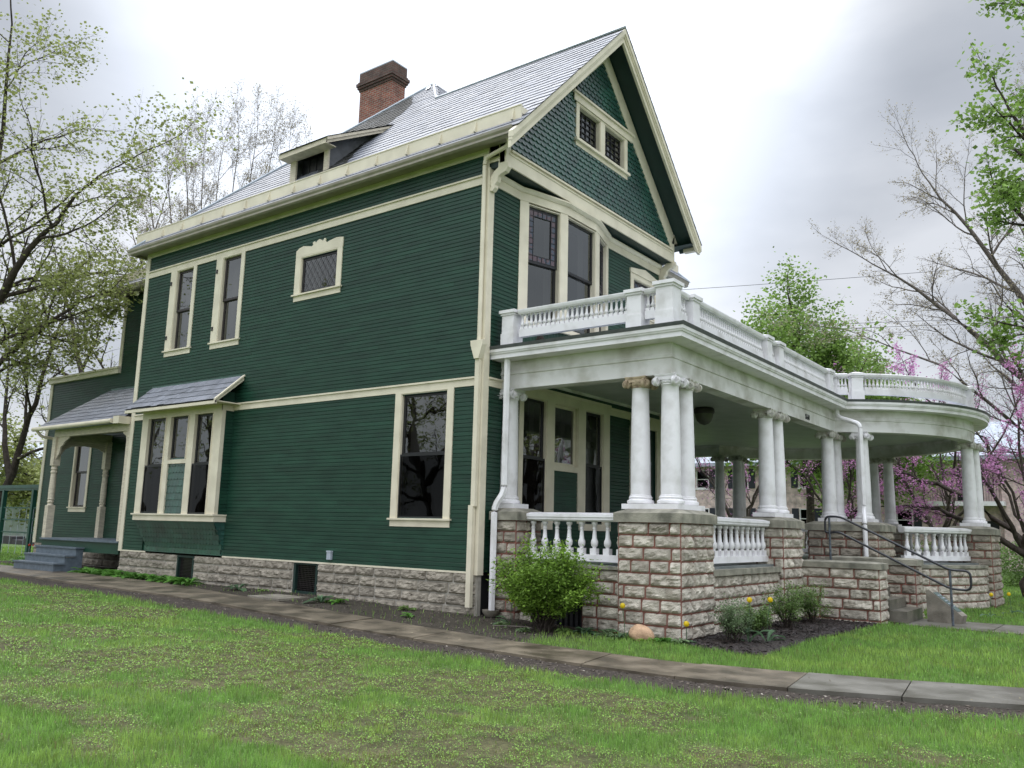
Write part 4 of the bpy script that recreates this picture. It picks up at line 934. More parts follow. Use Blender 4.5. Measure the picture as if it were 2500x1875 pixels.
# house number 860 on the frieze
def number(F, x, z, h, s):
    q = MB(); w = h*.56; t = h*.11
    def ring(cx, cz, rx, rz_):
        n_ = 16; i = len(q.v)
        for k in range(n_):
            a = 2*math.pi*k/n_
            for sc_3 in (1, 1-t/rx): q.v.append(F(cx+rx*sc_3*math.cos(a), cz+(rz_ if sc_3 == 1 else rz_-t)*math.sin(a), .012))
        for k in range(n_): q.f.append((i+2*k, i+2*((k+1) % n_), i+2*((k+1) % n_)+1, i+2*k+1))
        for k in range(n_):
            q.quad(F(cx+rx*math.cos(2*math.pi*k/n_), cz+rz_*math.sin(2*math.pi*k/n_), .012), F(cx+rx*math.cos(2*math.pi*(k+1)/n_), cz+rz_*math.sin(2*math.pi*(k+1)/n_), .012), F(cx+rx*math.cos(2*math.pi*(k+1)/n_), cz+rz_*math.sin(2*math.pi*(k+1)/n_), 0), F(cx+rx*math.cos(2*math.pi*k/n_), cz+rz_*math.sin(2*math.pi*k/n_), 0))
    for k, ch_ in enumerate(s):
        cx = x+k*w*1.45
        if ch_ == '8': ring(cx, z+h*.27, w/2, h*.27); ring(cx, z+h*.76, w*.44, h*.24)
        if ch_ == '6':
            ring(cx, z+h*.28, w/2, h*.28); q.tube([F(cx-w*.44, z+h*.3, .008), F(cx-w*.36, z+h*.6, .008), F(cx-w*.1, z+h*.85, .008), F(cx+w*.35, z+h*.97, .008)], t*.5, 6)
        if ch_ == '0': ring(cx, z+h*.5, w/2, h*.5)
    return q
number(mk((3.577, 0, 0), (0, 1, 0), (1, 0, 0)), 7.42, 4.27, .13, '860').build('house_number', BLACK, house)
# downspouts
q = MB()
def spout(q, path, w=.075, d=.055):
    P = rnd(path, .07, 4); q.tube(P, w*.62, 4)
sp1 = MB(); sp1.tube(rnd([(.62, -.30, 8.95), (.60, -.14, 8.80), (-.02, -.09, 8.70), (-.055, -.085, 8.60), (-.055, -.085, 5.05)], .12, 5), .042, 10)
sp1.prism(FS, [(-.19, 4.98), (-.20, 5.07), (.10, 5.07), (.09, 4.98), (.0, 4.72), (-.10, 4.72)], .04, .17)
sp1.box(-.105, -.125, 2.0, -.01, -.045, 4.74); sp1.box(-.15, -.135, .22, -.045, -.05, 2.02)
sp1.build('downspout', CREAM, house)
sp2 = MB(); sp2.tube(rnd([(.33, .30, 4.78), (.33, .30, 2.28), (.22, .17, 2.02), (.22, .17, .18)], .12, 5), .062, 6); sp2.build('white_downspout', WHITE, house)
sp3 = MB(); sp3.tube(rnd([(3.72, 9.40, 4.74), (3.74, 9.36, 4.55), (4.22, 9.30, 4.36), (4.28, 9.29, 4.28), (4.28, 9.29, 2.25), (4.36, 9.0, 2.05), (4.36, 9.0, .95)], .14, 6), .055, 8); sp3.build('white_downspout', WHITE, house)
q = MB(); q.lathe((.24, .12, .06), [(.06, 0), (.10, .02), (.15, .09), (.155, .13), (.14, .13), (.12, .08), (.05, .04)], 20); tag(q.build('splash_bowl', CONCO, None, True), 'small grey bowl catching the white downspout at the house corner', 'bowl')
# porch light
pl_ = thing('porch_light', (1.42, 6.66, 4.58), 'dark flush ceiling light under the white porch roof', 'ceiling light')
q = MB(); q.lathe((1.42, 6.66, 4.35), [(.2, .23), (.24, .2), (.25, .13), (.24, .1), (.22, .08)], 24); q.build('fixture', DBROWN, pl_, True)
GLOBE = mat('dim_glass_bowl', (.12, .12, .10), .3)
q = MB(); q.lathe((1.42, 6.66, 4.16), [(.0, .0), (.10, .03), (.17, .10), (.21, .20), (.22, .27)], 24); q.build('glass_bowl', GLOBE, pl_, True)
# small brown ornament on the porch roof
q = MB(); q.lathe((.72, .80, 4.975), [(.05, 0), (.085, .01), (.09, .1), (.08, .2), (.055, .27), (.02, .30)], 12)
for k in range(60):
    a = random.uniform(0, 6.28); z = random.uniform(0.02, .24); r_ = .085; q.quad((.72+r_*math.cos(a), .8+r_*math.sin(a), 4.975+z), (.72+(r_+.02)*math.cos(a+.1), .8+(r_+.02)*math.sin(a+.1), 4.97+z-.03), (.72+r_*math.cos(a+.2), .8+r_*math.sin(a+.2), 4.975+z))
tag(q.build('roof_ornament', BARK), 'small rough brown lump standing on the porch roof behind the balustrade', 'ornament')
# ================================================================== REAR PORCH AND STEPS
rp = MB(); vv = Vector((0, 2.0, 1.41)).normalized(); nn_ = Vector((0, -1.41, 2.0)).normalized()
slates(rp, (0, -.30, 4.27), (1, 0, 0), tuple(vv), tuple(nn_), 11, lambda s: (-17.05+.12*s, -12.22), w=.3, seed=21)
rpo = rp.build('rear_porch_roof', SLATE, house)
q = MB(); q.quad((-17.05, -.3, 4.24), (-12.2, -.3, 4.24), (-12.2, 1.7, 5.65), (-16.6, 1.7, 5.65)); q.build('rear_porch_deck', SLATED, rpo)
q = MB(); q.box(-16.6, 1.64, 5.60, -12.2, 1.70, 5.72); q.build('rear_porch_flashing', SHG, rpo)
q = MB(); q.tube([(-17.1, -.36, 4.22), (-12.55, -.36, 4.24)], .065, 10); q.box(-12.5, -.36, 4.16, -12.2, .0, 4.36); q.tube(rnd([(-16.9, -.34, 4.18), (-16.9, -.2, 4.02), (-16.6, 1.4, 3.85), (-20.2, 1.6, 3.8)][:3], .1), .045, 8); q.build('rear_porch_gutter', CREAM, rpo)
q = MB(); q.box(-16.42, -.03, 3.99, -12.2, .11, 4.22); q.box(-16.42, .11, 3.9, -16.30, 1.7, 4.22)
q.prism(mk((0, -.0, 0), (1, 0, 0), (0, 1, 0)), [(-16.28, 3.99), (-15.55, 3.99), (-15.62, 3.93), (-15.82, 3.86), (-15.9, 3.76), (-16.06, 3.68), (-16.1, 3.5), (-16.2, 3.42), (-16.28, 3.3)], .01, .06)
q.prism(mk((0, -.0, 0), (1, 0, 0), (0, 1, 0)), [(-12.2, 3.99), (-12.62, 3.99), (-12.56, 3.92), (-12.42, 3.86), (-12.38, 3.72), (-12.28, 3.66), (-12.2, 3.45)], .01, .06)
FE = mk((-16.36, 0, 0), (0, 1, 0), (1, 0, 0)); q.prism(FE, [(.1, 3.99), (.1, 3.4), (.2, 3.5), (.3, 3.66), (.5, 3.76), (.9, 3.80), (1.3, 3.76), (1.5, 3.66), (1.56, 3.45), (1.60, 3.3), (1.66, 3.2), (1.66, 3.99)], -.03, .03)
q.build('rear_porch_beam', CREAMW, house)
def turned(x, y, w, zb=1.03, zt=4.0, name='rear_porch_post'):
    q = MB(); h = w/2; q.box(x-h, y-h, zb, x+h, y+h, zb+.95); q.box(x-h, y-h, zt-.85, x+h, y+h, zt)
    q.lathe((x, y, 0), [(h*.95, zb+.95), (h*.75, zb+1.0), (h*.98, zb+1.03), (h*.98, zb+1.06), (h*.78, zb+1.09), (h*.98, zb+1.12), (h*.9, zb+1.16), (h*.95, zb+1.4), (h*.8, zt-1.1), (h*.98, zt-1.06), (h*.98, zt-1.03), (h*.75, zt-1.0), (h*.98, zt-.95), (h*.8, zt-.9), (h*.98, zt-.85)], 14)
    return q.build(name, CREAMW, house)
turned(-16.36, .05, .2); turned(-16.36, 1.62, .2)
q = MB(); q.box(-12.33, -.02, 1.0, -12.2, .08, 3.99); q.build('rear_porch_post', CREAMW, house)
q = MB(); q.box(-16.55, -.06, .99, -12.18, 1.7, 1.04); q.build('rear_porch_floor', BLUEG, house)
q = MB(); q.box(-16.5, -.01, .70, -12.18, .04, .99); q.build('rear_porch_skirt', GREEN, house)
st = thing('back_steps', (-15.2, -.5, .12), 'blue-grey painted wooden steps up to the rear side porch', 'steps')
for k in range(3):
    q = MB(); z = .40+.21*k; y0 = -.78+.28*k; q.box(-16.38, y0-.03, z-.04, -13.95, y0+.28, z); q.build('tread', BLUEG, st)
    q = MB(); q.box(-16.33, y0, z-.25, -14.0, y0+.02, z-.04); q.build('riser', BLUEG, st)
for x in (-14.02, -16.33):
    q = MB(); q.prism(mk((x, 0, 0), (0, 1, 0), (1, 0, 0)), [(-.76, .05), (-.76, .35), (-.49, .35), (-.49, .56), (-.21, .56), (-.21, .77), (-.02, .77), (-.02, .05)], 0, .03); q.build('side_board', BLUEG, st)
tag(MB.build((lambda m: (m.box(-17.0, 1.0, .1, -16.92, 1.08, .72), m)[1])(MB()), 'marker_post', CREAMW), 'short pale wooden stake by the back steps', 'stake')
# bay roof
br = MB(); v2 = Vector((0, .72, .66)).normalized(); n2 = Vector((0, -.66, .72)).normalized()
slates(br, (0, -.74, 4.40), (1, 0, 0), tuple(v2), tuple(n2), 4, lambda s: (-11.22-.05*s, -7.30), w=.3, expo=.235, seed=31)
bro = br.build('bay_roof', SLATE, bayo)
q = MB(); q.quad((-11.22, -.74, 4.385), (-7.30, -.74, 4.385), (-7.30, 0, 5.07), (-11.3, 0, 5.07)); q.build('bay_roof_deck', SLATED, bayo)
q = MB(); q.box(-11.3, -.02, 5.0, -7.35, .0, 5.1); q.build('bay_flashing', SHG, bayo)
q = MB(); q.box(-11.2, -.72, 4.36, -7.32, 0, 4.385); q.box(-11.22, -.75, 4.30, -7.30, -.70, 4.37)
FBr = mk((-7.34, 0, 0), (0, 1, 0), (1, 0, 0)); q.prism(FBr, [(-.76, 4.30), (-.76, 4.42), (0, 5.10), (0, 4.96)], 0, .04); q.prism(FBr, [(-.76, 4.38), (-.76, 4.42), (0, 5.10), (0, 5.06)], .04, .07)
q.build('bay_eave', CREAM, bayo)
q = MB(); q.box(-11.0, -.33, 4.36, -7.62, 0, 4.68); q.build('bay_head', GREEN, bayo)
# ================================================================== GROUND
LOW = [(-40, -.9), (-15.39, -1.52), (-11.23, -1.96), (-6.4, -2.2), (-2.82, -2.55), (.99, -2.78), (3.03, -2.99), (5.49, -3.08), (6.77, -2.83), (7.77, -2.51), (8.61, -2.15), (14, .3)]
UPP = [(-40, .4), (-15.32, -.59), (-10.95, -.62), (-7.43, -.9), (-5.16, -1.25), (-1.91, -1.5), (.91, -1.75), (2.35, -2.0), (4.95, -2.05), (6.24, -1.78), (7.4, -1.42), (8.48, -.95), (14, 1.5)]
LAWN = [(-40, -1.9), (-12.33, -2.6), (-7.06, -2.95), (-3.57, -3.2), (-1.49, -3.2), (.69, -3.3), (3.61, -3.7), (5.66, -3.68), (6.14, -3.62), (7.15, -3.3), (8.68, -2.75), (14, -.3)]
MUL = [(3.84, .2), (4.05, -.05), (4.55, -.35), (5.14, -.5), (5.38, -.35), (5.25, .8), (5.2, 2.3), (5.3, 3.6), (5.38, 5.2), (5.35, 5.95), (3.7, 5.95), (3.7, 1.4), (3.84, 1.4)]
def ip(P, x): P = np.array(P); return np.interp(x, P[:, 0], P[:, 1])
def inpoly(P, x, y):
    c = np.zeros(np.shape(x), bool); n = len(P)
    for i in range(n):
        x1, y1 = P[i]; x2, y2 = P[(i+1) % n]
        t = ((y1 > y) != (y2 > y)) & (x < (x2-x1)*(y-y1)/((y2-y1)+1e-12)+x1); c ^= t
    return c
NG = rng.random((256, 256)).astype(np.float32)
def vn(x, y):
    xi = np.floor(x).astype(int); yi = np.floor(y).astype(int); fx = x-xi; fy = y-yi; fx = fx*fx*(3-2*fx); fy = fy*fy*(3-2*fy)
    g = lambda a, b: NG[a % 256, b % 256]
    return (g(xi, yi)*(1-fx)+g(xi+1, yi)*fx)*(1-fy)+(g(xi, yi+1)*(1-fx)+g(xi+1, yi+1)*fx)*fy
def fbm(x, y, o=4):
    s = 0; a = .5; t = 0
    for _ in range(o): s = s+a*vn(x, y); t += a; x = x*2.03+17.3; y = y*2.03+9.1; a *= .5
    return s/t
def smv(t): t = np.clip(t, 0, 1); return t*t*(3-2*t)
def gzv(x, y): return .11*smv((1.5-x)/7)+.06*smv((y+1.6)/1.4)*smv((2.-x)/2)-.05*smv((x-1)/3)*smv((y+2)/3)
def zones(x, y):
    """grass cover 0..1, worn 0..1, mulch mask"""
    lo, up, la = ip(LOW, x), ip(UPP, x), ip(LAWN, x)
    wob = (fbm(x*2.2, y*2.2, 3)-.5)*.35
    lawn_near = smv((la+wob*.8-y)/.12)
    bedx = smv((x-1.7+(y+.3)*.2+wob*5)/1.4)
    right = (y > up+.06+np.abs(wob)*.4)*bedx*smv((y-up-.02)/.15)
    far = (((y > 9) | (x < -17.2) | (x > 6.1)) & (y > up+.1))*1.0
    mul = inpoly(MUL, x+wob*.25, y+wob*.25)
    g = np.maximum(lawn_near, np.maximum(right, far)); g = np.where(mul, 0, g)
    g = np.where((x > -20.7) & (x < 0) & (y > 0) & (y < 10.7), 0, g); g = np.where((x > -.1) & (x < 3.9) & (y > .25) & (y < 18), 0, g)
    g = np.where((x-CXC)**2+(y-CYC)**2 < 4.45**2, 0, g); g = np.where((x > 5) & (y > 6.15) & (y < 8.05) & (x < 14), 0, g)
    c = np.exp(-(((x-5.0)/3.8)**2+((y+6.0)/1.9)**2))*.50+np.exp(-(((x+2.0)/6.5)**2+((y+5.8)/2.4)**2))*.34+np.exp(-(((x+11)/5)**2+((y+3.9)/1.1)**2))*.34
    n1 = fbm(x*1.1+5, y*1.7, 5)
    worn = smv((c+(n1-.5)*1.5-.10)/.30)*lawn_near
    g = np.where((y > up+.1) & (y < 0) & ~mul, np.maximum(g, .035), g)
    return g, worn, mul
xs = np.concatenate([-np.geomspace(900, 24, 22), np.arange(-22, 14, .13), np.geomspace(15, 900, 22)])
ys = np.concatenate([-np.geomspace(300, 15, 12), np.arange(-14, 9, .13), np.geomspace(9.6, 900, 34)])
GX, GY = np.meshgrid(xs, ys, indexing='ij'); gx, gy = GX.ravel(), GY.ravel()
g, worn, mul = zones(gx, gy)
gzz = gzv(gx, gy)+(fbm(gx*3, gy*3, 4)-.5)*.03*(np.abs(gx) < 25)+np.where(mul, .025, 0)
soil = np.array([.050, .040, .032]); brown = np.array([.095, .080, .042]); grs = np.array([.08, .14, .03])
n2 = fbm(gx*6, gy*6, 4)[:, None]
colr = soil*(.6+.8*n2)*(1-g[:, None])+g[:, None]*((grs*(.7+.6*n2))*(1-worn[:, None]*.85)+brown*(.3+1.2*n2)*worn[:, None]*.85)
colr = np.where(mul[:, None], np.array([.02, .014, .012]), colr)
farm = (np.hypot(gx, gy) > 26)[:, None]; colr = np.where(farm, np.array([.08, .14, .035])*(.8+.4*n2), colr)
ni, nj = len(xs), len(ys); I = np.arange(ni*nj).reshape(ni, nj)
Fq = np.stack([I[:-1, :-1].ravel(), I[1:, :-1].ravel(), I[1:, 1:].ravel(), I[:-1, 1:].ravel()], 1)
GM = mat('ground_surface', (1.15, 1.15, 1.15), .9, (.6, .6, .6), 30, 1., 45, .25, attr='Col', detail=8)
struct(npmesh('ground', np.stack([gx, gy, gzz], 1), Fq, GM, smooth=True, col=colr))
# paving
def pathmesh(cuts, m, name, z0=.035):
    q = MB()
    for (xa, xb, sk) in cuts:
        n_ = 5; d = .006; dz = random.uniform(-.006, .006); tl = random.uniform(-.01, .01)
        top = []; bot = []
        for k in range(n_+1):
            x = xa+d+(xb-xa-2*d)*k/n_
            yl, yu = float(ip(LOW, x)), float(ip(UPP, x+sk)); zl = gz(x, yl)+z0+dz+tl*(k/n_-.5); zu = gz(x, yu)+z0+dz+.004
            bot.append((x, yl, zl)); top.append((x+sk, yu, zu))
        for k in range(n_):
            q.quad(bot[k], bot[k+1], top[k+1], top[k])
            q.quad(bot[k], bot[k+1], (bot[k+1][0], bot[k+1][1]-.004, bot[k+1][2]-.1), (bot[k][0], bot[k][1]-.004, bot[k][2]-.1))
            q.quad(top[k], top[k+1], (top[k+1][0], top[k+1][1], top[k+1][2]-.1), (top[k][0], top[k][1], top[k][2]-.1))
        for k in (0, n_): q.quad(bot[k], top[k], (top[k][0], top[k][1], top[k][2]-.1), (bot[k][0], bot[k][1], bot[k][2]-.1))
    return struct(q.build(name, m))
cx_ = [-34, -30, -26, -22, -19, -17.2, -15.3, -13.3, -11.4, -9.5, -7.7, -6.0, -4.3, -2.5, -.8, 1.1, 2.7, 4.1, 5.35, 6.55]
pathmesh([(a, b, -.15) for a, b in zip(cx_[:-1], cx_[1:])], CONC, 'path')
pathmesh([(6.55, 7.6, -.15), (7.6, 9.3, -.15), (9.3, 11, -.15), (11, 13, -.15)], CONCL, 'path', .04)
q = MB(); q.box(-4.95, -1.2, .12, -3.95, -.45, .165); struct(q.build('path', CONCO))
q = MB()
for xa, xb in ((5.66, 7.2), (7.22, 8.8), (8.82, 10.4), (10.42, 12), (12.02, 14)): q.box(xa, 6.2, -.12, xb, 8.0, -.035)
struct(q.build('walkway', CONCL))
# ---- blades of grass
def blades(px, py, h, w, col, bend=.5):
    n = len(px); a = rng.random(n)*6.283; b = rng.random(n)*6.283
    z = gzv(px, py)+(fbm(px*3, py*3, 4)-.5)*.03-.004
    dx, dy = np.cos(a)*w/2, np.sin(a)*w/2; lx, ly = np.cos(b)*h*bend*rng.random(n), np.sin(b)*h*bend*rng.random(n)
    V = np.empty((n, 5, 3), np.float32)
    V[:, 0] = np.stack([px-dx, py-dy, z], 1); V[:, 1] = np.stack([px+dx, py+dy, z], 1)
    V[:, 2] = np.stack([px+dx*.8+lx*.35, py+dy*.8+ly*.35, z+h*.55], 1); V[:, 3] = np.stack([px-dx*.8+lx*.35, py-dy*.8+ly*.35, z+h*.55], 1)
    V[:, 4] = np.stack([px+lx, py+ly, z+h*.93], 1)
    i = np.arange(n)[:, None]*5
    T = np.concatenate([i+np.array([[0, 1, 2]]), i+np.array([[0, 2, 3]]), i+np.array([[3, 2, 4]])])
    return V.reshape(-1, 3), T, np.repeat(col, 5, 0)
def samp(n, r0, r1, p, a0=-16, a1=92):
    """points around the lawn's near edge, denser close to the viewer's side"""
    u = rng.random(n); r = (r0**(2-p)+u*(r1**(2-p)-r0**(2-p)))**(1/(2-p)); a = R(90)+YAW+np.radians(rng.uniform(-37, 37, n))
    return CAM.x+r*np.cos(a), CAM.y+r*np.sin(a), r
NB = 480000
px, py, pr = samp(NB, 5.2, 48, 1.8)
g, worn, mul = zones(px, py)
patchy = fbm(px*5, py*5, 3)
keep = rng.random(NB) < g*(1-.90*worn*smv((patchy-.34)/.14))
keep &= (np.abs(py-8) < 1e9)
px, py, pr, worn = px[keep], py[keep], pr[keep], worn[keep]; n = len(px)
tone = fbm(px*1.3, py*1.3, 3); t2 = np.clip(rng.random(n)*.75+(fbm(px*9, py*9, 3)-.5)*1.2+.15, 0, 1.2)
cg = np.array([.185, .335, .07])*(.55+.85*t2)[:, None]; cy = np.array([.34, .46, .10])*(.55+.8*t2)[:, None]; cb = np.array([.23, .20, .09])*(.7+.5*t2)[:, None]
mixy = np.clip((tone-.42)*2.5+worn*.5, 0, 1)[:, None]; cc_ = cg*(1-mixy*.7)+cy*mixy*.7
isb = (rng.random(n) < .03+.35*worn)[:, None]; cc_ = np.where(isb, cb, cc_)
hh = (.045+.045*fbm(px*.9+3, py*.9, 3))*(.55+.7*rng.random(n))*(1-.5*worn); edge = np.abs(py-ip(LAWN, px)) < .25; hh = np.where(edge, hh*1.35, hh); hh = np.where(py > -2, hh*1.2, hh)
ww = np.clip(.0040*(pr/6)**.85, .004, .03)*(.7+.6*rng.random(n))
GRM = mat('grass_blade', (1.1, 1.1, 1.1), .5, (.85, .85, .85), 5, spec=.35, attr='Col', trans=.35)
V, T, C = blades(px, py, hh, ww, cc_); tag(npmesh('lawn_grass', V, T, GRM, col=C), 'mown spring lawn grass around the path', 'grass', kind='stuff')
# ---- clover and small weeds in the worn lawn
NC = 600000
px, py, pr = samp(NC, 5.2, 26, 1.6); g, worn, mul = zones(px, py); k2 = fbm(px*11+3, py*11, 3)
keep = rng.random(NC) < (worn*smv((k2-.40)/.10)*g*1.3+.03*g); px, py, pr = px[keep], py[keep], pr[keep]; n = len(px)
a = rng.random(n)*6.283; s = (.0035+.0045*rng.random(n))*np.clip(pr/8, .8, 1.8); tx, ty = rng.normal(0, .35, n), rng.normal(0, .35, n)
z = gzv(px, py)+.010+.03*rng.random(n)
V = np.empty((n, 4, 3), np.float32)
for j in range(4):
    c_, s_ = np.cos(a+j*1.5708)*s, np.sin(a+j*1.5708)*s; V[:, j] = np.stack([px+c_, py+s_, z+tx*c_+ty*s_], 1)
t2 = rng.random(n)[:, None]; C = np.where(rng.random((n, 1)) < .12, np.array([.16, .10, .06]), np.array([.24, .42, .07])*(.35+.9*t2))
tag(npmesh('clover_weeds', V.reshape(-1, 3), np.arange(n*4).reshape(n, 4), GRM, col=np.repeat(C, 4, 0)), 'low clover and weeds in the worn lawn patches', 'weeds', kind='stuff')
# ---- crumbs of soil, mulch chips, petals
def chips(n, fn, size, m, name, label, cat, zoff=.0, flat=.5, r=(5, 24), extra=None):
    px, py, pr = samp(n, *r, 1.3); k = fn(px, py); px, py = px[k], py[k]; n = len(px)
    s = size*(.4+1.2*rng.random(n)); a = rng.random(n)*6.283; al = 1+2*rng.random(n); V = np.empty((n, 5, 3), np.float32); z = gzv(px, py)+(fbm(px*3, py*3, 4)-.5)*.03+zoff
    for j in range(4):
        c_, s_ = np.cos(a+j*1.57)*s*(al if j % 2 else 1)*.6, np.sin(a+j*1.57)*s*(al if j % 2 else 1)*.6; V[:, j] = np.stack([px+c_, py+s_, z+rng.normal(0, .3, n)*s], 1)
    V[:, 4] = np.stack([px, py, z+s*flat], 1); i = np.arange(n)[:, None]*5
    T = np.concatenate([i+np.array([[j, (j+1) % 4, 4]]) for j in range(4)])
    return tag(npmesh(name, V.reshape(-1, 3), T, m), label, cat, kind='stuff')
SOILC = mat('soil_crumb', (.085, .068, .052), .85, (.035, .027, .022), 20, isl=.6)
PEB = mat('pale_grit', (.42, .38, .32), .8, (.2, .17, .14), 20, isl=.5)
def insoil(x, y):
    g, w, m = zones(x, y); lo, up = ip(LOW, x), ip(UPP, x)
    return (g < .3) & ~m & ((y < lo-.02) | (y > up+.02)) & (y < .3) & (x < 9)
chips(60000, insoil, .014, SOILC, 'soil_crumbs', 'dark crumbly soil along the edges of the path', 'soil', .004)
chips(5000, lambda x, y: insoil(x, y), .009, PEB, 'grit', 'pale specks of grit on the soil', 'grit', .006)
chips(1500, lambda x, y: (y > ip(LOW, x)+.05) & (y < ip(UPP, x)-.05), .010, LF_BUD, 'path_litter', 'small pale petals and bud scales fallen on the wet path', 'litter', .045, .15)
chips(70000, lambda x, y: inpoly(MUL, x, y), .022, MULCH, 'mulch', 'wet black bark mulch in the bed beside the porch', 'mulch', .03, .4, r=(11, 20))
q = MB(); P = MUL; i = len(q.v); q.v += [(x, y, gz(x, y)+.02) for x, y in P]; q.f.append(tuple(range(len(P)))); struct(q.build('mulch_bed', MULCH))
# ================================================================== PLANTS
def leafcloud(P, size, up=.3, aspect=.55, N_=None, fold=.25, rs=None):
    """P (n,3) centres; pointed leaf of two triangles per side"""
    rg = rs or rng; n = len(P); d = rg.normal(size=(n, 3)); d /= np.linalg.norm(d, axis=1, keepdims=True); d[:, 2] = d[:, 2]*.6
    nn = rg.normal(size=(n, 3)); nn[:, 2] = np.abs(nn[:, 2])+up*3; nn /= np.linalg.norm(nn, axis=1, keepdims=True)
    s = np.cross(d, nn); s /= np.linalg.norm(s, axis=1, keepdims=True)+1e-9; L_ = (size*(.6+.8*rg.random(n)))[:, None]
    V = np.empty((n, 4, 3), np.float32); V[:, 0] = P; V[:, 1] = P+d*L_*.5+s*L_*aspect*.5; V[:, 2] = P+d*L_; V[:, 3] = P+d*L_*.5-s*L_*aspect*.5-nn*L_*fold*.3
    return V.reshape(-1, 3), np.arange(n*4).reshape(n, 4)
class Tree:
    def __init__(s, seed): s.rg = random.Random(seed); s.V = []; s.F = []; s.nodes = []; s.nr = np.random.default_rng(seed)
    def tube(s, P, rad, k):
        i = len(s.V); n = len(P)
        for j in range(n):
            t = (P[min(j+1, n-1)]-P[max(j-1, 0)]).normalized(); a = t.orthogonal().normalized(); b = t.cross(a)
            for m in range(k):
                an = 6.28318*m/k; s.V.append(P[j]+a*(rad[j]*math.cos(an))+b*(rad[j]*math.sin(an)))
        for j in range(n-1):
            for m in range(k): m2 = (m+1) % k; s.F.append((i+j*k+m, i+j*k+m2, i+(j+1)*k+m2, i+(j+1)*k+m))
    def branch(s, p, d, L_, r, lv, o):
        rg = s.rg; n = (7, 7, 6, 5, 4, 3)[min(lv, 5)]; P = [p]; D = [d]; tr = o['trop'][min(lv, len(o['trop'])-1)]; jt = o['jit']
        for k in range(n):
            d = (d+Vector((rg.gauss(0, jt), rg.gauss(0, jt), rg.gauss(0, jt)+tr))).normalized(); p = p+d*(L_/n); P.append(p); D.append(d)
        r1 = r*.45 if lv < o['levels'] else r*.3
        rad = [r+(r1-r)*(k/n)**.8 for k in range(n+1)]
        s.tube(P, rad, (9, 7, 5, 4, 3, 3)[min(lv, 5)])
        s.kids(P, D, L_, rad, lv, o)
    def kids(s, P, D, L_, rad, lv, o):
        rg = s.rg; n = len(P)-1
        if lv >= o['levels']-1:
            for k in range(1, n+1): s.nodes.append(P[k])
        if lv >= o['levels']: return
        m = o['kids'][min(lv, len(o['kids'])-1)]; st = o['start'][min(lv, len(o['start'])-1)]; ang = o['ang'][min(lv, len(o['ang'])-1)]
        ph = rg.uniform(0, 6.28)
        for c in range(m):
            t = st+(1-st)*(c+rg.uniform(.2, .8))/m; f = t*n; j = min(int(f), n-1); p = P[j].lerp(P[j+1], f-j); d = D[j+1]
            a = d.orthogonal().normalized(); a.rotate(Matrix.Rotation(ph+c*2.4+rg.uniform(-.4, .4), 3, d))
            th = math.radians(ang*rg.uniform(.7, 1.25)); dn = (d*math.cos(th)+a*math.sin(th)).normalized()
            ll = L_*o['ratio']*rg.uniform(.7, 1.15)*(1.15-.55*t if lv else 1.1-.45*t); rr3 = rad[j]*rg.uniform(.45, .65)
            s.branch(p, dn, ll, max(rr3, .004), lv+1, o)
        s.branch(P[-1], D[-1], L_*o['ratio']*.8, rad[-1], lv+1, o)
def make_tree(name, label, cat, base, seed, H, r, leaf, lmat, o, bark=BARK, limbs=None, group=None, crownname='crown'):
    O = dict(levels=4, kids=[6, 5, 5, 4], start=[.35, .25, .2, .15], ang=[50, 45, 42, 40], ratio=.62, jit=.09, trop=[.03, .03, .02, 0, 0]); O.update(o)
    t = Tree(seed); b = Vector(base)
    if limbs:
        for P, r0_, r1_ in limbs:
            P = [Vector(p) for p in P]; Q = []
            for a, c in zip(P[:-1], P[1:]):
                for k in range(4): f = k/4; Q.append(a.lerp(c, f)+Vector((t.rg.gauss(0, .05), t.rg.gauss(0, .05), t.rg.gauss(0, .05))))
            Q.append(P[-1]); n = len(Q)-1; rad = [r0_+(r1_-r0_)*k/n for k in range(n+1)]; t.tube(Q, rad, 8)
            L_ = sum((Q[k+1]-Q[k]).length for k in range(n)); D = [(Q[min(k+1, n)]-Q[max(k-1, 0)]).normalized() for k in range(n+1)]
            o2 = dict(O); o2['kids'] = [0, O['kids'][0]]+O['kids'][1:]; o2['start'] = [O['start'][0], O.get('lstart', .3)]+O['start'][1:]; t.kids(Q, D, L_*O.get('lr', .6), rad, 1, o2)
    else: t.branch(b, Vector(O.get('lean', (0, 0, 1))).normalized(), H*O.get('trunk', .5), r, 0, O)
    root = thing(name, base, label, cat, group)
    V = np.array([tuple(v) for v in t.V], np.float32); Fc = np.array(t.F, np.int32)
    npmesh('trunk', V, Fc, bark, root, smooth=True)
    size, per, sp = leaf; nd = np.array([tuple(v) for v in t.nodes], np.float32)
    if per < 1: nd = nd[t.nr.random(len(nd)) < per]; per = 1
    P = np.repeat(nd, int(per), 0); P = P+t.nr.normal(0, sp, P.shape)
    V, Q = leafcloud(P, size, O.get('lup', .1), O.get('asp', .7), rs=t.nr); npmesh(crownname, V, Q, lmat, root)
    return root
def copytree(root, loc, rz_, sc, label):
    c = root.copy(); COL.objects.link(c); c.location = loc; c.rotation_euler = (0, 0, rz_); c.scale = (sc,)*3; c['label'] = label
    for ch in list(root.children):
        d = ch.copy(); COL.objects.link(d); d.parent = c; d.matrix_parent_inverse = ch.matrix_parent_inverse.copy()
    return c
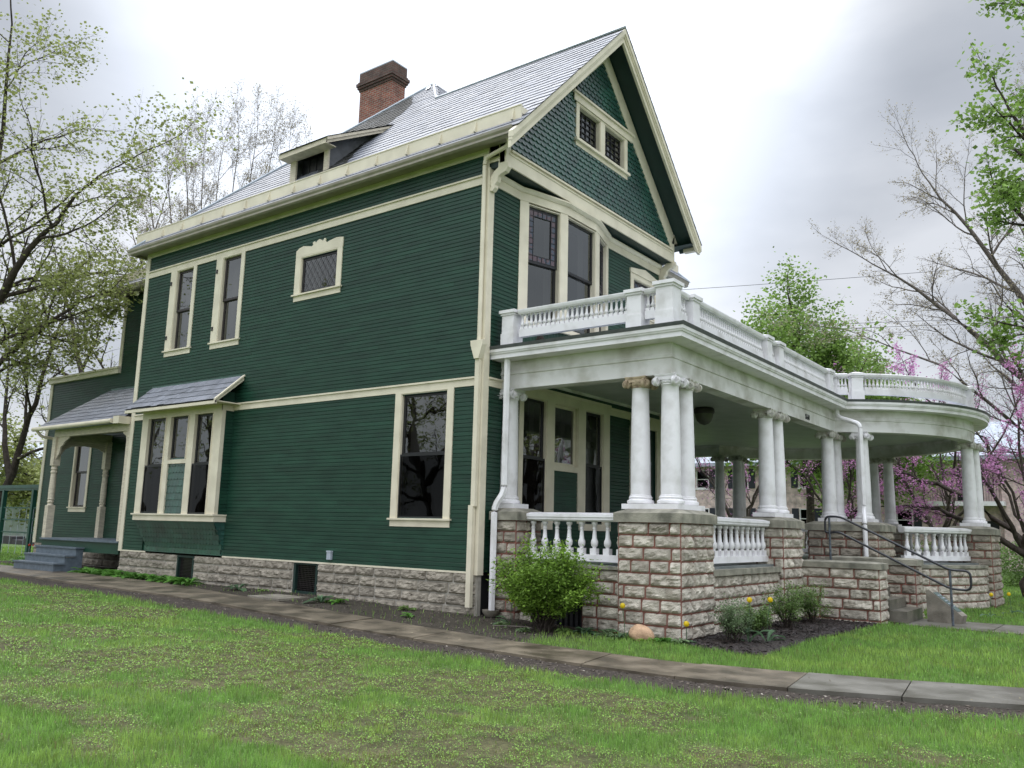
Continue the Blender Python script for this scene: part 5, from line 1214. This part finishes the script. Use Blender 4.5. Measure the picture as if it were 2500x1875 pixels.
# left maple with long limbs reaching into the picture
B = Vector((-21.0, -1.6, 0))
make_tree('maple_tree', 'tall spreading tree with pale new leaves, limbs crossing the left edge', 'tree', B, 3, 19, .4, (.12, 1.5, .18), LF_PALE,
    dict(levels=5, kids=[10, 5, 4, 4, 3], ratio=.60, jit=.12, trop=[.02, .02, .0, -.01], ang=[48, 45, 45, 45], lr=.5, lstart=.2), limbs=[
    ([B, B+Vector((.3, .1, 5)), B+Vector((1.8, .5, 8.2)), B+Vector((3.6, 1.0, 10.4)), B+Vector((5.2, 1.4, 11.8))], .24, .03),
    ([B+Vector((.3, .1, 5)), B+Vector((.9, .2, 9)), B+Vector((1.5, .2, 13.0)), B+Vector((2.2, -.2, 17.5))], .18, .03),
    ([B+Vector((.2, .1, 4.4)), B+Vector((2.0, .9, 6.6)), B+Vector((3.6, 1.5, 7.6)), B+Vector((5.0, 2.0, 8.4))], .12, .03),
    ([B+Vector((.2, 0, 4)), B+Vector((-2, 0, 8)), B+Vector((-4, 1, 13))], .2, .05),
    ([B+Vector((.9, .2, 9)), B+Vector((.8, -1.5, 13)), B+Vector((1.0, -2.6, 17.5))], .18, .04)])
# multi-stemmed pale tree behind the roof
B = Vector((-23.6, 9.5, 0)); lb = []
for k, (dx, dz) in enumerate(((-4.2, 15.4), (-3.4, 17.0), (-2.6, 17.6), (-1.8, 18.0), (-1.0, 18.6), (-.2, 18.0), (.6, 18.8), (1.4, 19.2), (2.2, 18.8), (3.0, 18.0), (3.9, 17.2), (4.8, 15.8))):
    dv = rr*dx; lb.append(([B+Vector((0, 0, 1)), B+dv*.25+Vector((0, 0, 6)), B+dv*.62+Vector((0, 0, 11)), B+dv+Vector((0, 0, dz))], .12, .015))
make_tree('budding_tree', 'bare upright multi-stemmed tree with tiny buds rising behind the roof', 'tree', B, 5, 18, .3, (.06, .55, .10), LF_BUD,
    dict(levels=5, kids=[16, 6, 5, 4, 3], ratio=.54, jit=.09, trop=[.1, .10, .06, .04], ang=[32, 32, 34, 36], lr=.27, lstart=.25), BARKP, limbs=lb)
B = Vector((-26, 2.4, 0))
make_tree('maple_tree', 'dark-trunked small leaning tree behind the rear wing at the far left', 'tree', B, 8, 11, .2, (.11, 1.4, .15), LF_PALE,
    dict(levels=4, kids=[6, 5, 4, 4], ratio=.55, jit=.1, ang=[45, 45, 45, 45], lr=.55, lstart=.35), limbs=[
    ([B, B+Vector((.6, .2, 3.2)), B+Vector((1.5, .4, 6.0)), B+Vector((2.6, .6, 9.5))], .2, .04), ([B+Vector((.6, .2, 3.2)), B+Vector((-.6, .2, 5.5)), B+Vector((-1.4, .4, 8.5))], .13, .03)])
B = Vector((-31, 8.5, 0))
make_tree('maple_tree', 'broad tree with yellow-green young leaves behind the rear roof', 'tree', B, 12, 17, .4, (.12, .5, .2), LF_PALE,
    dict(levels=4, kids=[7, 5, 5, 4], ratio=.56, jit=.1, ang=[42, 42, 42, 45], lr=.5, lstart=.25), limbs=[
    ([B, B+Vector((.5, .3, 5)), B+Vector((1.5, .6, 10)), B+Vector((2.6, .6, 15.5))], .22, .03), ([B+Vector((.5, .3, 4)), B+Vector((3.0, 1.4, 8)), B+Vector((5.6, 2.6, 11.5))], .22, .05), ([B+Vector((.4, .3, 4)), B+Vector((-2, 0, 9)), B+Vector((-4, -.5, 14))], .22, .05)])
for k, (x, y, h, s_) in enumerate(((-44, 6, 8, 31), (-50, 16, 10, 33), (-40, 14, 9, 35))):
    make_tree('bushy_tree', ('low yellow-green tree seen through the trellis', 'rounded tree beyond the trellis near the pale house', 'far bushy tree behind the left maples')[k], 'tree', (x, y, 0), s_, h, .2, (.26, 3, .35), LF_PALE,
        dict(levels=3, kids=[7, 6, 6], ratio=.6, ang=[60, 50, 45], start=[.2, .2, .2], trunk=.5))
# green trees beyond the roof balustrade
tg = make_tree('street_tree', 'round green-leaved tree standing above the roof balustrade, the taller of two', 'tree', ground_at(1975, 47), 41, 19, .28, (.20, 4.0, .40), LF_GREEN,
    dict(levels=4, kids=[11, 6, 5, 3], ratio=.60, ang=[55, 48, 45, 42], start=[.45, .15, .15, .2], trunk=.50, trop=[.05, .05, .02, 0]))
make_tree('street_tree', 'lower, darker green tree right of the round tree above the balustrade', 'tree', ground_at(2090, 50), 43, 15.6, .25, (.20, 4.0, .40), LF_GREEN,
    dict(levels=4, kids=[9, 6, 5, 3], ratio=.62, ang=[58, 48, 45, 42], start=[.45, .15, .15, .2], trunk=.48, trop=[.04, .03, .01, 0]))
# redbuds
def redbud(B, seed, label, W_, H, extra=(), perl=.35):
    B = Vector(B); rgd = random.Random(seed); lb = []
    for k in range(5):
        a = k*1.25+rgd.uniform(-.3, .3); v = Vector((math.cos(a), math.sin(a), 0)); lb.append(([B+Vector((0, 0, 1.4)), B+v*W_*.25+Vector((0, 0, 2.7)), B+v*W_*.6+Vector((0, 0, H*.68)), B+v*W_+Vector((0, 0, H*rgd.uniform(.8, 1)))], .075, .02))
    lb.append(([B, B+Vector((.1, 0, 1.5)), B+Vector((.2, .1, 2.7)), B+Vector((0, 0, H*.9))], .12, .02))
    for e_ in extra: lb.append(([B+Vector(p) for p in e_], .10, .02))
    return make_tree('redbud_tree', label, 'tree', B, seed, H, .15, (.06, perl, .05), LF_PINK, dict(levels=4, kids=[6, 5, 4, 4], ratio=.52, jit=.13, ang=[45, 42, 45, 45], lr=.42, lstart=.35, trop=[.05, .05, .03, .0], asp=.9), limbs=lb, crownname='blossom')
redbud(ground_at(2490, 26), 51, 'dark-trunked redbud in pink blossom at the far right', 3.4, 7.0, extra=[[(0, 0, 1.2), (-1.3, -.6, 2.2), (-2.6, -.5, 2.7), (-4.6, .4, 2.6)], [(0, 0, 1.6), (-1.5, .2, 3.1), (-3.2, .6, 3.7), (-5.0, 1.0, 4.1)]], perl=2.6)
redbud((3.4, 23.5, 0), 53, 'redbud with purple-pink twigs behind the round porch', 3.2, 7.4)
redbud((-.6, 25.5, 0), 55, 'leaning redbud seen between the middle porch columns', 2.8, 6.2)
redbud((-5.2, 25, 0), 57, 'redbud blossoming in front of the brick building, leftmost', 2.4, 6.0)
redbud((6.2, 27, 0), 59, 'pink redbud farther back behind the right maple', 3.2, 8.2, perl=1.6)
# pale bare tree arching in from the right
B = ground_at(2680, 34); l_ = -rr*1.15
make_tree('bare_tree', 'mostly bare grey tree whose long limbs arch in from the right', 'tree', B, 61, 16, .35, (.07, .35, .08), LF_BUD,
    dict(levels=5, kids=[12, 6, 5, 4, 3], ratio=.52, jit=.10, ang=[38, 40, 42, 42], lr=.42, lstart=.2, trop=[.05, .04, .02, 0]), BARKP, limbs=[
    ([B, B+Vector((0, 0, 3.5)), B+l_*2.0+Vector((0, 0, 5.8)), B+l_*5.2+Vector((0, 0, 8.8)), B+l_*8.2+Vector((0, 0, 10.2))], .15, .015),
    ([B+Vector((0, 0, 3.5)), B+l_*2.2+Vector((0, 0, 8.2)), B+l_*4.6+Vector((0, 0, 11.0)), B+l_*7.2+Vector((0, 0, 13.0))], .2, .03),
    ([B+Vector((0, 0, 3.5)), B+l_*1.2+Vector((0, 0, 10)), B+l_*3.4+Vector((0, 0, 14)), B+l_*5.2+Vector((0, 0, 16.8))], .2, .03),
    ([B+Vector((0, 0, 4)), B+l_*.4+Vector((0, 0, 11)), B+l_*1.5+Vector((0, 0, 19))], .2, .03)])
# green maple leaves hanging in at the right edge
B = ground_at(2800, 19); l_ = -rr*1.0
make_tree('maple_tree', 'leafy maple with fresh green hanging leaves at the right edge', 'tree', B, 71, 15, .35, (.125, 2.4, .13), LF_GREEN,
    dict(levels=4, kids=[8, 4, 4, 3], ratio=.5, jit=.12, ang=[42, 40, 42, 45], lr=.34, lstart=.45, trop=[.02, -.02, -.04, -.05], lup=.0), limbs=[
    ([B, B+Vector((0, 0, 3.5)), B+l_*.9+Vector((0, 0, 5.4)), B+l_*2.3+Vector((0, 0, 6.5))], .22, .03),
    ([B+Vector((0, 0, 3.5)), B+l_*1.0+Vector((0, 0, 7.6)), B+l_*2.6+Vector((0, 0, 9.6))], .2, .03),
    ([B+Vector((0, 0, 3.5)), B+l_*.9+Vector((0, 0, 9)), B+l_*2.4+Vector((0, 0, 12.0))], .2, .03),
    ([B+Vector((0, 0, 3.5)), B+l_*.2+Vector((0, 0, 9)), B+l_*1.3+Vector((0, 0, 15.0))], .2, .03)])
# trees behind the photographer: they are what the windows mirror
tm = make_tree('maple_tree', 'tree across the lawn mirrored in the side windows, nearest the house', 'tree', (-23, -24.5, 0), 81, 17, .35, (.16, 1, .25), LF_PALE, dict(levels=4, kids=[7, 5, 4, 3], ratio=.55, ang=[50, 45, 45, 45], start=[.3, .2, .2, .2]))
copytree(tm, (-34, -17, 0), 2, 1.1, 'tree mirrored in the bay windows, farther left'); copytree(tm, (-23, -14.5, 0), 1, 1., 'tree left of the lawn mirrored in the small leaded window')
copytree(tm, (14, 21.5, 0), 3, .9, 'tree across the front lawn mirrored in the bow window'); copytree(tm, (20, 30, 0), 4.2, 1., 'tree mirrored in the porch windows, out of the picture to the right')
copytree(tm, (-46, -21, 0), 5.2, 1.1, 'tree far left mirrored in the upper narrow windows')
# ---- shrubs
def shrub(name, label, cat, c, rx, ry, h, n, size, m, seed, stems=7, zb=.12, group=None, fill=.75, bark=BARK):
    rg = np.random.default_rng(seed); root = thing(name, c, label, cat, group); q = MB(); P = []
    for k in range(stems*5):
        a = rg.uniform(0, 6.283); r_ = math.sqrt(rg.uniform(.05, 1)); zt = h*(zb+(1-zb)*rg.uniform(.35, 1)*math.sqrt(max(.1, 1-r_**2*.55)))
        p0 = Vector(c)+Vector((rg.normal(0, .05), rg.normal(0, .05), 0)); p2 = Vector((c[0]+rx*r_*math.cos(a), c[1]+ry*r_*math.sin(a), c[2]+zt)); p1 = p0.lerp(p2, .5)+Vector((rg.normal(0, .05), rg.normal(0, .05), .12*h))
        pts = [p0.lerp(p1, t).lerp(p1.lerp(p2, t), t) for t in np.linspace(0, 1, 7)]; q.tube(pts, [.010*(1-t*.8)*(h/1.2) for t in np.linspace(0, 1, 7)], 4)
        P += [tuple(p0.lerp(p1, t).lerp(p1.lerp(p2, t), t)) for t in rg.uniform(fill*.45, 1.02, n//(stems*5))]
    q.build('stem', bark, root); P = np.array(P)+rg.normal(0, .05*h**.5, (len(P), 3)); P[:, 2] = np.maximum(P[:, 2], c[2]+.03)
    V, Q = leafcloud(P, size, .5, .5, rs=rg); npmesh('foliage', V, Q, m, root); return root
shrub('shrub', 'bright green leafy bush hiding the corner of the porch base', 'bush', (1.70, -.36, .0), 1.08, .66, 1.52, 26000, .062, LF_BUSH, 5, 22)
for k, (x, y, rx, h, lb_) in enumerate(((4.38, .95, .36, .78, 'feathery small shrub with tulips beside the corner pier'), (4.25, 2.3, .30, .62, 'thin small shrub in the mulch bed, second from the corner'), (4.3, 3.7, .45, .92, 'fullest small shrub in the middle of the mulch bed'), (4.3, 5.1, .40, .85, 'small shrub in the mulch bed beside the step wall'))):
    shrub('shrub', lb_, 'bush', (x, y, -.04), rx, rx, h, 3600, .04, LF_DARK if k else LF_SILV, 100+k, 6, group='small shrubs along the porch base')
# hedge and distant shrubs
def hedge(label, c, sx, sy, h, n, m, seed):
    rg = np.random.default_rng(seed); P = rg.uniform(-1, 1, (n, 3)); P[:, 2] = (P[:, 2]+1)/2
    top = .82+.18*np.sin(P[:, 0]*9+seed)*np.cos(P[:, 1]*3); P = P*np.array([sx, sy, h])+np.array(c); P[:, 2] = c[2]+(P[:, 2]-c[2])*top
    V, Q = leafcloud(P, .12, .3, .6, rs=rg); return tag(npmesh('hedge', V, Q, m), label, 'hedge')
hedge('dark clipped hedge on the lawn behind the round porch', (9.5, 26, 0), 4.5, .9, 1.7, 14000, LF_DARK, 3)
hedge('green hedge under the ground floor windows of the brick building', (-6, 42.5, 0), 9, .8, 1.9, 12000, LF_GREEN, 4)
# hostas
def hosta(c, s, seed, label, group, m=LF_HOSTA, nl=16, w=.34):
    rg = random.Random(seed); q = MB()
    for k in range(nl):
        a = rg.uniform(0, 6.28); el = rg.uniform(.4, 1.2); L_ = s*rg.uniform(.7, 1.2); d = Vector((math.cos(a), math.sin(a), 0)); sd_ = Vector((-d.y, d.x, 0)); pts = []
        for t in (0, .35, .6, .82, 1): pts.append(Vector(c)+d*(L_*t*math.cos(el)+L_*.25*t*t)+Vector((0, 0, L_*math.sin(el)*t-L_*.55*t*t)))
        wd = [.02, .5, .95, .7, .0]; i = len(q.v)
        for p, ww_ in zip(pts, wd): q.v += [tuple(p+sd_*L_*w*.5*ww_+Vector((0, 0, .02*ww_))), tuple(p), tuple(p-sd_*L_*w*.5*ww_+Vector((0, 0, .02*ww_)))]
        for j in range(4): q.f += [(i+3*j, i+3*j+1, i+3*j+4, i+3*j+3), (i+3*j+1, i+3*j+2, i+3*j+5, i+3*j+4)]
    return tag(q.build('hosta', m, None, True), label, 'plant', group)
HP = [(-15.2+.52*k, -.10-.30*sm(k/13), k) for k in range(14)]
ordn = ['first', 'second', 'third', 'fourth', 'fifth', 'sixth', 'seventh', 'eighth', 'ninth', 'tenth', 'eleventh', 'twelfth', 'thirteenth', 'fourteenth']
for x, y, k in HP[4:] if False else [(-13.3+.47*j, -.25-.10*random.random()-.012*j, j) for j in range(12)]:
    hosta((x, y, gz(x, y)), .36, 200+k, 'low green hosta, %s from the back steps in the row by the wall' % ordn[k], 'hostas in the bed along the side wall', nl=26)
for j, (x, y) in enumerate(((-17.6, .35), (-18.3, .6), (-19.1, .8), (-17.9, 1.2), (-20.0, 1.0))):
    hosta((x, y, gz(x, y)), .42, 240+j, ('hosta touching the left side of the back steps', 'hosta second left of the back steps', 'hosta third left of the back steps', 'hosta behind the pale stake', 'hosta at the outer end of the left clump')[j], 'hostas left of the back steps', nl=24)
for j, (x, y, s, m) in enumerate(((-6.3, -.45, .30, LF_TUL), (-3.25, -.75, .36, LF_TUL), (-2.9, -.62, .26, LF_HOSTA), (-.7, -.95, .2, LF_HOSTA), (-1.3, -.35, .2, LF_DARK), (-5.6, -.3, .16, LF_DARK))):
    hosta((x, y, gz(x, y)), s, 260+j, ('sprouting plant below the left cellar window', 'pale broad-leaved plant below the right cellar window', 'small green sprout behind the pale broad-leaved plant', 'tiny green weed near the path before the downspout', 'dark little weed at the foundation', 'small dark sprout between the cellar windows')[j], None, m, 9, .5)
# low growth round the pier
for j, (x, y, s, m, lb_) in enumerate(((2.35, -.12, .22, LF_TUL, 'grey-green leaves at the foot of the bush'), (2.75, -.1, .20, LF_SILV, 'silvery low plant left of the rock'), (3.0, -.25, .18, LF_SILV, 'silvery rosette before the rock'), (3.72, -.12, .2, LF_HOSTA, 'bright green seedlings right of the rock'), (3.55, -.28, .16, LF_BUSH, 'yellowish low leaves in front of the rock'), (3.95, -.02, .2, LF_SILV, 'grey leaves at the corner of the mulch'), (2.1, -.35, .16, LF_DARK, 'dark weeds right of the bush stems'), (1.0, -.55, .15, LF_SILV, 'weeds in front of the bush'), (1.6, -.75, .14, LF_SILV, 'sparse weeds on the soil before the bush'))):
    hosta((x, y, gz(x, y)), s, 300+j, lb_, None, m, 30, .32)
# tulips
def tulip(x, y, h, label, pm=YEL, seed=0, lean=.1, group='yellow tulips'):
    rg = random.Random(seed); z = gz(x, y); r_ = thing('tulip', (x, y, z), label, 'tulip', group); a = rg.uniform(0, 6.28); tx, ty = x+lean*h*math.cos(a), y+lean*h*math.sin(a)
    q = MB(); q.tube([(x, y, z), (x+(tx-x)*.3, y+(ty-y)*.3, z+h*.6), (tx, ty, z+h)], .006, 5); q.build('stem', LF_TUL, r_)
    q = MB()
    for k in range(6):
        b = k*1.047; rr4 = 1 if k % 2 else .85; n_ = 5; i = len(q.v)
        for t, rad, wd in ((0, .008, .012), (.25, .030, .026), (.6, .034, .028), (.85, .026, .020), (1, .016, .002)):
            p = Vector((tx+rad*rr4*math.cos(b), ty+rad*rr4*math.sin(b), z+h+t*.085)); s_ = Vector((-math.sin(b), math.cos(b), 0))*wd; q.v += [tuple(p-s_), tuple(p+s_)]
        for j in range(4): q.f.append((i+2*j, i+2*j+1, i+2*j+3, i+2*j+2))
    q.build('flower', pm, r_, True)
    o = hosta((x, y, z), h*.85, seed+7, None, None, LF_TUL, 4, .22); o.name = 'leaf'; 
    for kk in ('label', 'category', 'group'):
        if kk in o: del o[kk]
    setpar(o, r_)
for k, (x, y, h, lb_) in enumerate(((.98, -.28, .36, 'yellow tulip between the white downspout and the bush'), (3.02, -.02, .45, 'yellow tulip behind the left shoulder of the rock'), (3.98, .15, .26, 'short yellow tulip at the pier corner'), (4.62, 1.0, .62, 'left one of two tall yellow tulips in the feathery shrub'), (4.78, 1.35, .62, 'right one of two tall yellow tulips in the feathery shrub'),
    (6.75, 9.6, .46, 'lone yellow tulip before the round porch base'), (7.0, 11.0, .42, 'leftmost yellow tulip of the cluster right of the round porch'), (7.35, 10.9, .45, 'tallest yellow tulip of the cluster right of the round porch'), (7.42, 10.6, .36, 'front yellow tulip of the cluster right of the round porch'), (7.62, 10.8, .38, 'rightmost yellow tulip of the cluster right of the round porch'))):
    tulip(x, y, h, lb_, seed=400+k)
for k, (x, y, lb_) in enumerate(((-21.6, 1.9, 'red tulip beneath the trellis, left'), (-21.2, 1.9, 'red tulip beneath the trellis, right'))): tulip(x, y, .45, lb_, REDP, 430+k, group='red tulips')
# rock
bm_ = MB(); n_ = 22; pr = []
ico = [(math.cos(a)*math.cos(b), math.sin(a)*math.cos(b), math.sin(b)) for b in np.linspace(-1.5, 1.5, 15) for a in np.linspace(0, 6.283, 24, endpoint=False)]
for (x, y, z) in ico:
    f = 1+.14*noise.noise((x*1.3, y*1.3, z*1.3+4))+.03*noise.noise((x*6, y*6, z*6)); bm_.v.append((3.33+x*.205*f+.03*z, -.06+y*.15*f, .06+max(-.7, z)*.145*f-.04*x))
for j in range(14):
    for k in range(24): bm_.f.append((j*24+k, j*24+(k+1) % 24, (j+1)*24+(k+1) % 24, (j+1)*24+k))
ROCKM = mat('pinkish_boulder', (.55, .36, .22), .8, (.34, .21, .13), 9, .6, 40, detail=8)
tag(bm_.build('rock', ROCKM, None, True), 'rounded orange-tan boulder at the foot of the corner pier', 'rock')
q = MB(); q.tube([(1.05, -.86, .06), (1.3, -.84, .075), (1.62, -.72, .08), (1.75, -.74, .07)], .008, 5); tag(q.build('twig', BARKP), 'fallen pale twig on the soil by the path', 'twig')
# ================================================================== BACKGROUND
BP2 = brick_mat('pale_pink_brick', (.76, .56, .53), (.66, .48, .45), (.62, .56, .53), .23, .085, .01)
ab = thing('apartment_building', (-8, 45, 0), 'two storey pale pink brick apartment building with dark shutters behind the porch', 'building')
FA = mk((0, 45, 0), (1, 0, 0), (0, -1, 0))
wins = [(x, z) for x in (-24.6, -20.2, -16.3, -13.4, -8.95, -5.7, -2.95, 4.6, 8.4, 12.6, 16.8) for z in (2.15, 4.85)]
q = MB(); opw = [(x, x+.95, z, z+1.3) for x, z in wins]+[(-.8, 2.87, -.1, 3.65), (-.8, 2.87, 3.91, 6.2)]; backing(q, FA, -28, 20, -.1, 6.6, opw, 0, .3)
q.box(-28, 45.3, 0, 20, 54, 6.5); q.build('wall', BP2, ab)
for x, z in wins:
    q = MB(); a0, a1 = x, x+.95
    for u_ in ((a0, a0+.06, z, z+1.3), (a1-.06, a1, z, z+1.3), (a0+.06, a1-.06, z+1.24, z+1.3), (a0+.06, a1-.06, z, z+.06), (a0+.06, a1-.06, z+.62, z+.67)): q.fbox(FA, *u_, -.12, .02)
    q.fbox(FA, a0-.08, a1+.08, z-.1, z, -.0, .05); o = q.build('window', WHITE, ab)
    g = MB(); g.fbox(FA, a0+.06, a1-.06, z+.06, z+1.24, -.1, -.09); g.build('pane', GLASSD, o)
    s_ = MB(); s_.fbox(FA, a1+.05, a1+.50, z-.02, z+1.32, .0, .04); s_.build('shutter', mat('navy_shutter', (.02, .022, .035), .6), ab)
    if abs(x+16.3) > .1: s_ = MB(); s_.fbox(FA, a0-.50, a0-.05, z-.02, z+1.32, .0, .04); s_.build('shutter', MATS['navy_shutter'], ab)
q = MB(); q.fbox(FA, -1.0, 3.07, 3.65, 3.91, -.1, .9); q.build('balcony', WHITE, ab)
q = MB()
for k in range(28): q.fbox(FA, -.8+k*.135, -.785+k*.135, 3.91, 4.85, .82, .84)
q.fbox(FA, -.8, 2.87, 4.83, 4.88, .81, .85); q.build('balcony_railing', BLACK, ab)
q = MB(); q.fbox(FA, .5, 1.4, .1, 2.9, -.29, -.26); q.fbox(FA, 1.5, 2.6, .6, 2.8, -.29, -.26); q.fbox(FA, .5, 1.9, 4., 5.9, -.29, -.26); q.build('patio_door', DARK, ab)
q = MB(); q.quad((-28.5, 44.2, 6.45), (20.5, 44.2, 6.45), (20.5, 49.6, 9.2), (-28.5, 49.6, 9.2)); q.quad((-28.5, 44.2, 6.35), (20.5, 44.2, 6.35), (20.5, 44.2, 6.6), (-28.5, 44.2, 6.6)); q.quad((-28.5, 44.2, 6.36), (20.5, 44.2, 6.36), (20.5, 45, 6.36), (-28.5, 45, 6.36)); q.quad((-28.5, 55, 6.45), (20.5, 55, 6.45), (20.5, 49.6, 9.2), (-28.5, 49.6, 9.2))
q.build('roof', mat('blue_grey_shingle', (.38, .42, .48), .6, (.26, .29, .34), 3, .3, 8), ab)
# pale house and fence at far left
fh = thing('pale_house', (-60, 18, 0), 'pale sided house beyond the trellis at the far left', 'house'); q = MB(); q.box(-66, 14, 0, -54, 24, 4.4); q.build('wall', mat('pale_siding', (.62, .70, .66), .7), fh)
q = MB(); q.prism(mk((-66.5, 0, 0), (0, 1, 0), (1, 0, 0)), [(13.4, 4.35), (19, 7.4), (24.6, 4.35)], 0, 13); q.build('roof', MATS['blue_grey_shingle'], fh)
q = MB(); q.box(-54, 17, 1, -53.95, 18, 2.4); q.build('window', BLACK, fh)
# trellis
tr = thing('garden_trellis', (-22, 2.2, .2), 'dark green wooden trellis frame with wire panels left of the rear wing', 'trellis')
TG = mat('trellis_green_paint', (.02, .085, .065), .35, (.012, .06, .045), 3)
yt = 2.4
q = MB(); q.box(-28.5, yt-.14, 2.66, -20.9, yt+.10, 2.78); q.box(-28.5, yt-.09, 2.58, -20.9, yt-.02, 2.66); q.build('beam', TG, tr)
for x in (-25.0, -22.6, -28): q = MB(); q.box(x-.07, yt-.12, .1, x+.07, yt+.02, 2.6); q.build('post', TG, tr)
q = MB()
for z in (1.95, 1.52, 1.06): q.box(-28, yt-.07, z-.025, -21.1, yt-.04, z+.025)
q.build('cross_bar', TG, tr)
q = MB()
for x in np.arange(-28, -21, .55): q.box(x, yt-.06, .3, x+.02, yt-.05, 1.95)
q.build('wire_panel', LEADM, tr)
q = MB()
for k in range(14):
    x = -46+k*1.3; h = .5+.1*math.sin(k*2.1); q.box(x, 9.0, 0, x+1.25, 9.7, h)
tag(q.build('retaining_wall', mat('dark_tarp', (.05, .045, .05), .6)), 'low dark retaining wall across the side garden', 'wall')
# overhead cables
def cable(p, q_, sag, label):
    m = MB(); P = []
    for k in range(25): t = k/24; v = Vector(p).lerp(Vector(q_), t); v.z -= sag*4*t*(1-t); P.append(tuple(v))
    m.tube(P, .018, 4); tag(m.build('overhead_cable', BLACK), label, 'cable', 'overhead cables')
cable((-50, 20, 16.5), (40, 81, 26.5), 1.2, 'uppermost overhead cable crossing the sky above the balustrade')
cable((-50, 20, 14.8), (40, 81, 20.5), .8, 'middle overhead cable of the three right of the gable'); cable((-50, 20, 14.5), (40, 81, 20.1), .8, 'lowest overhead cable of the three right of the gable')
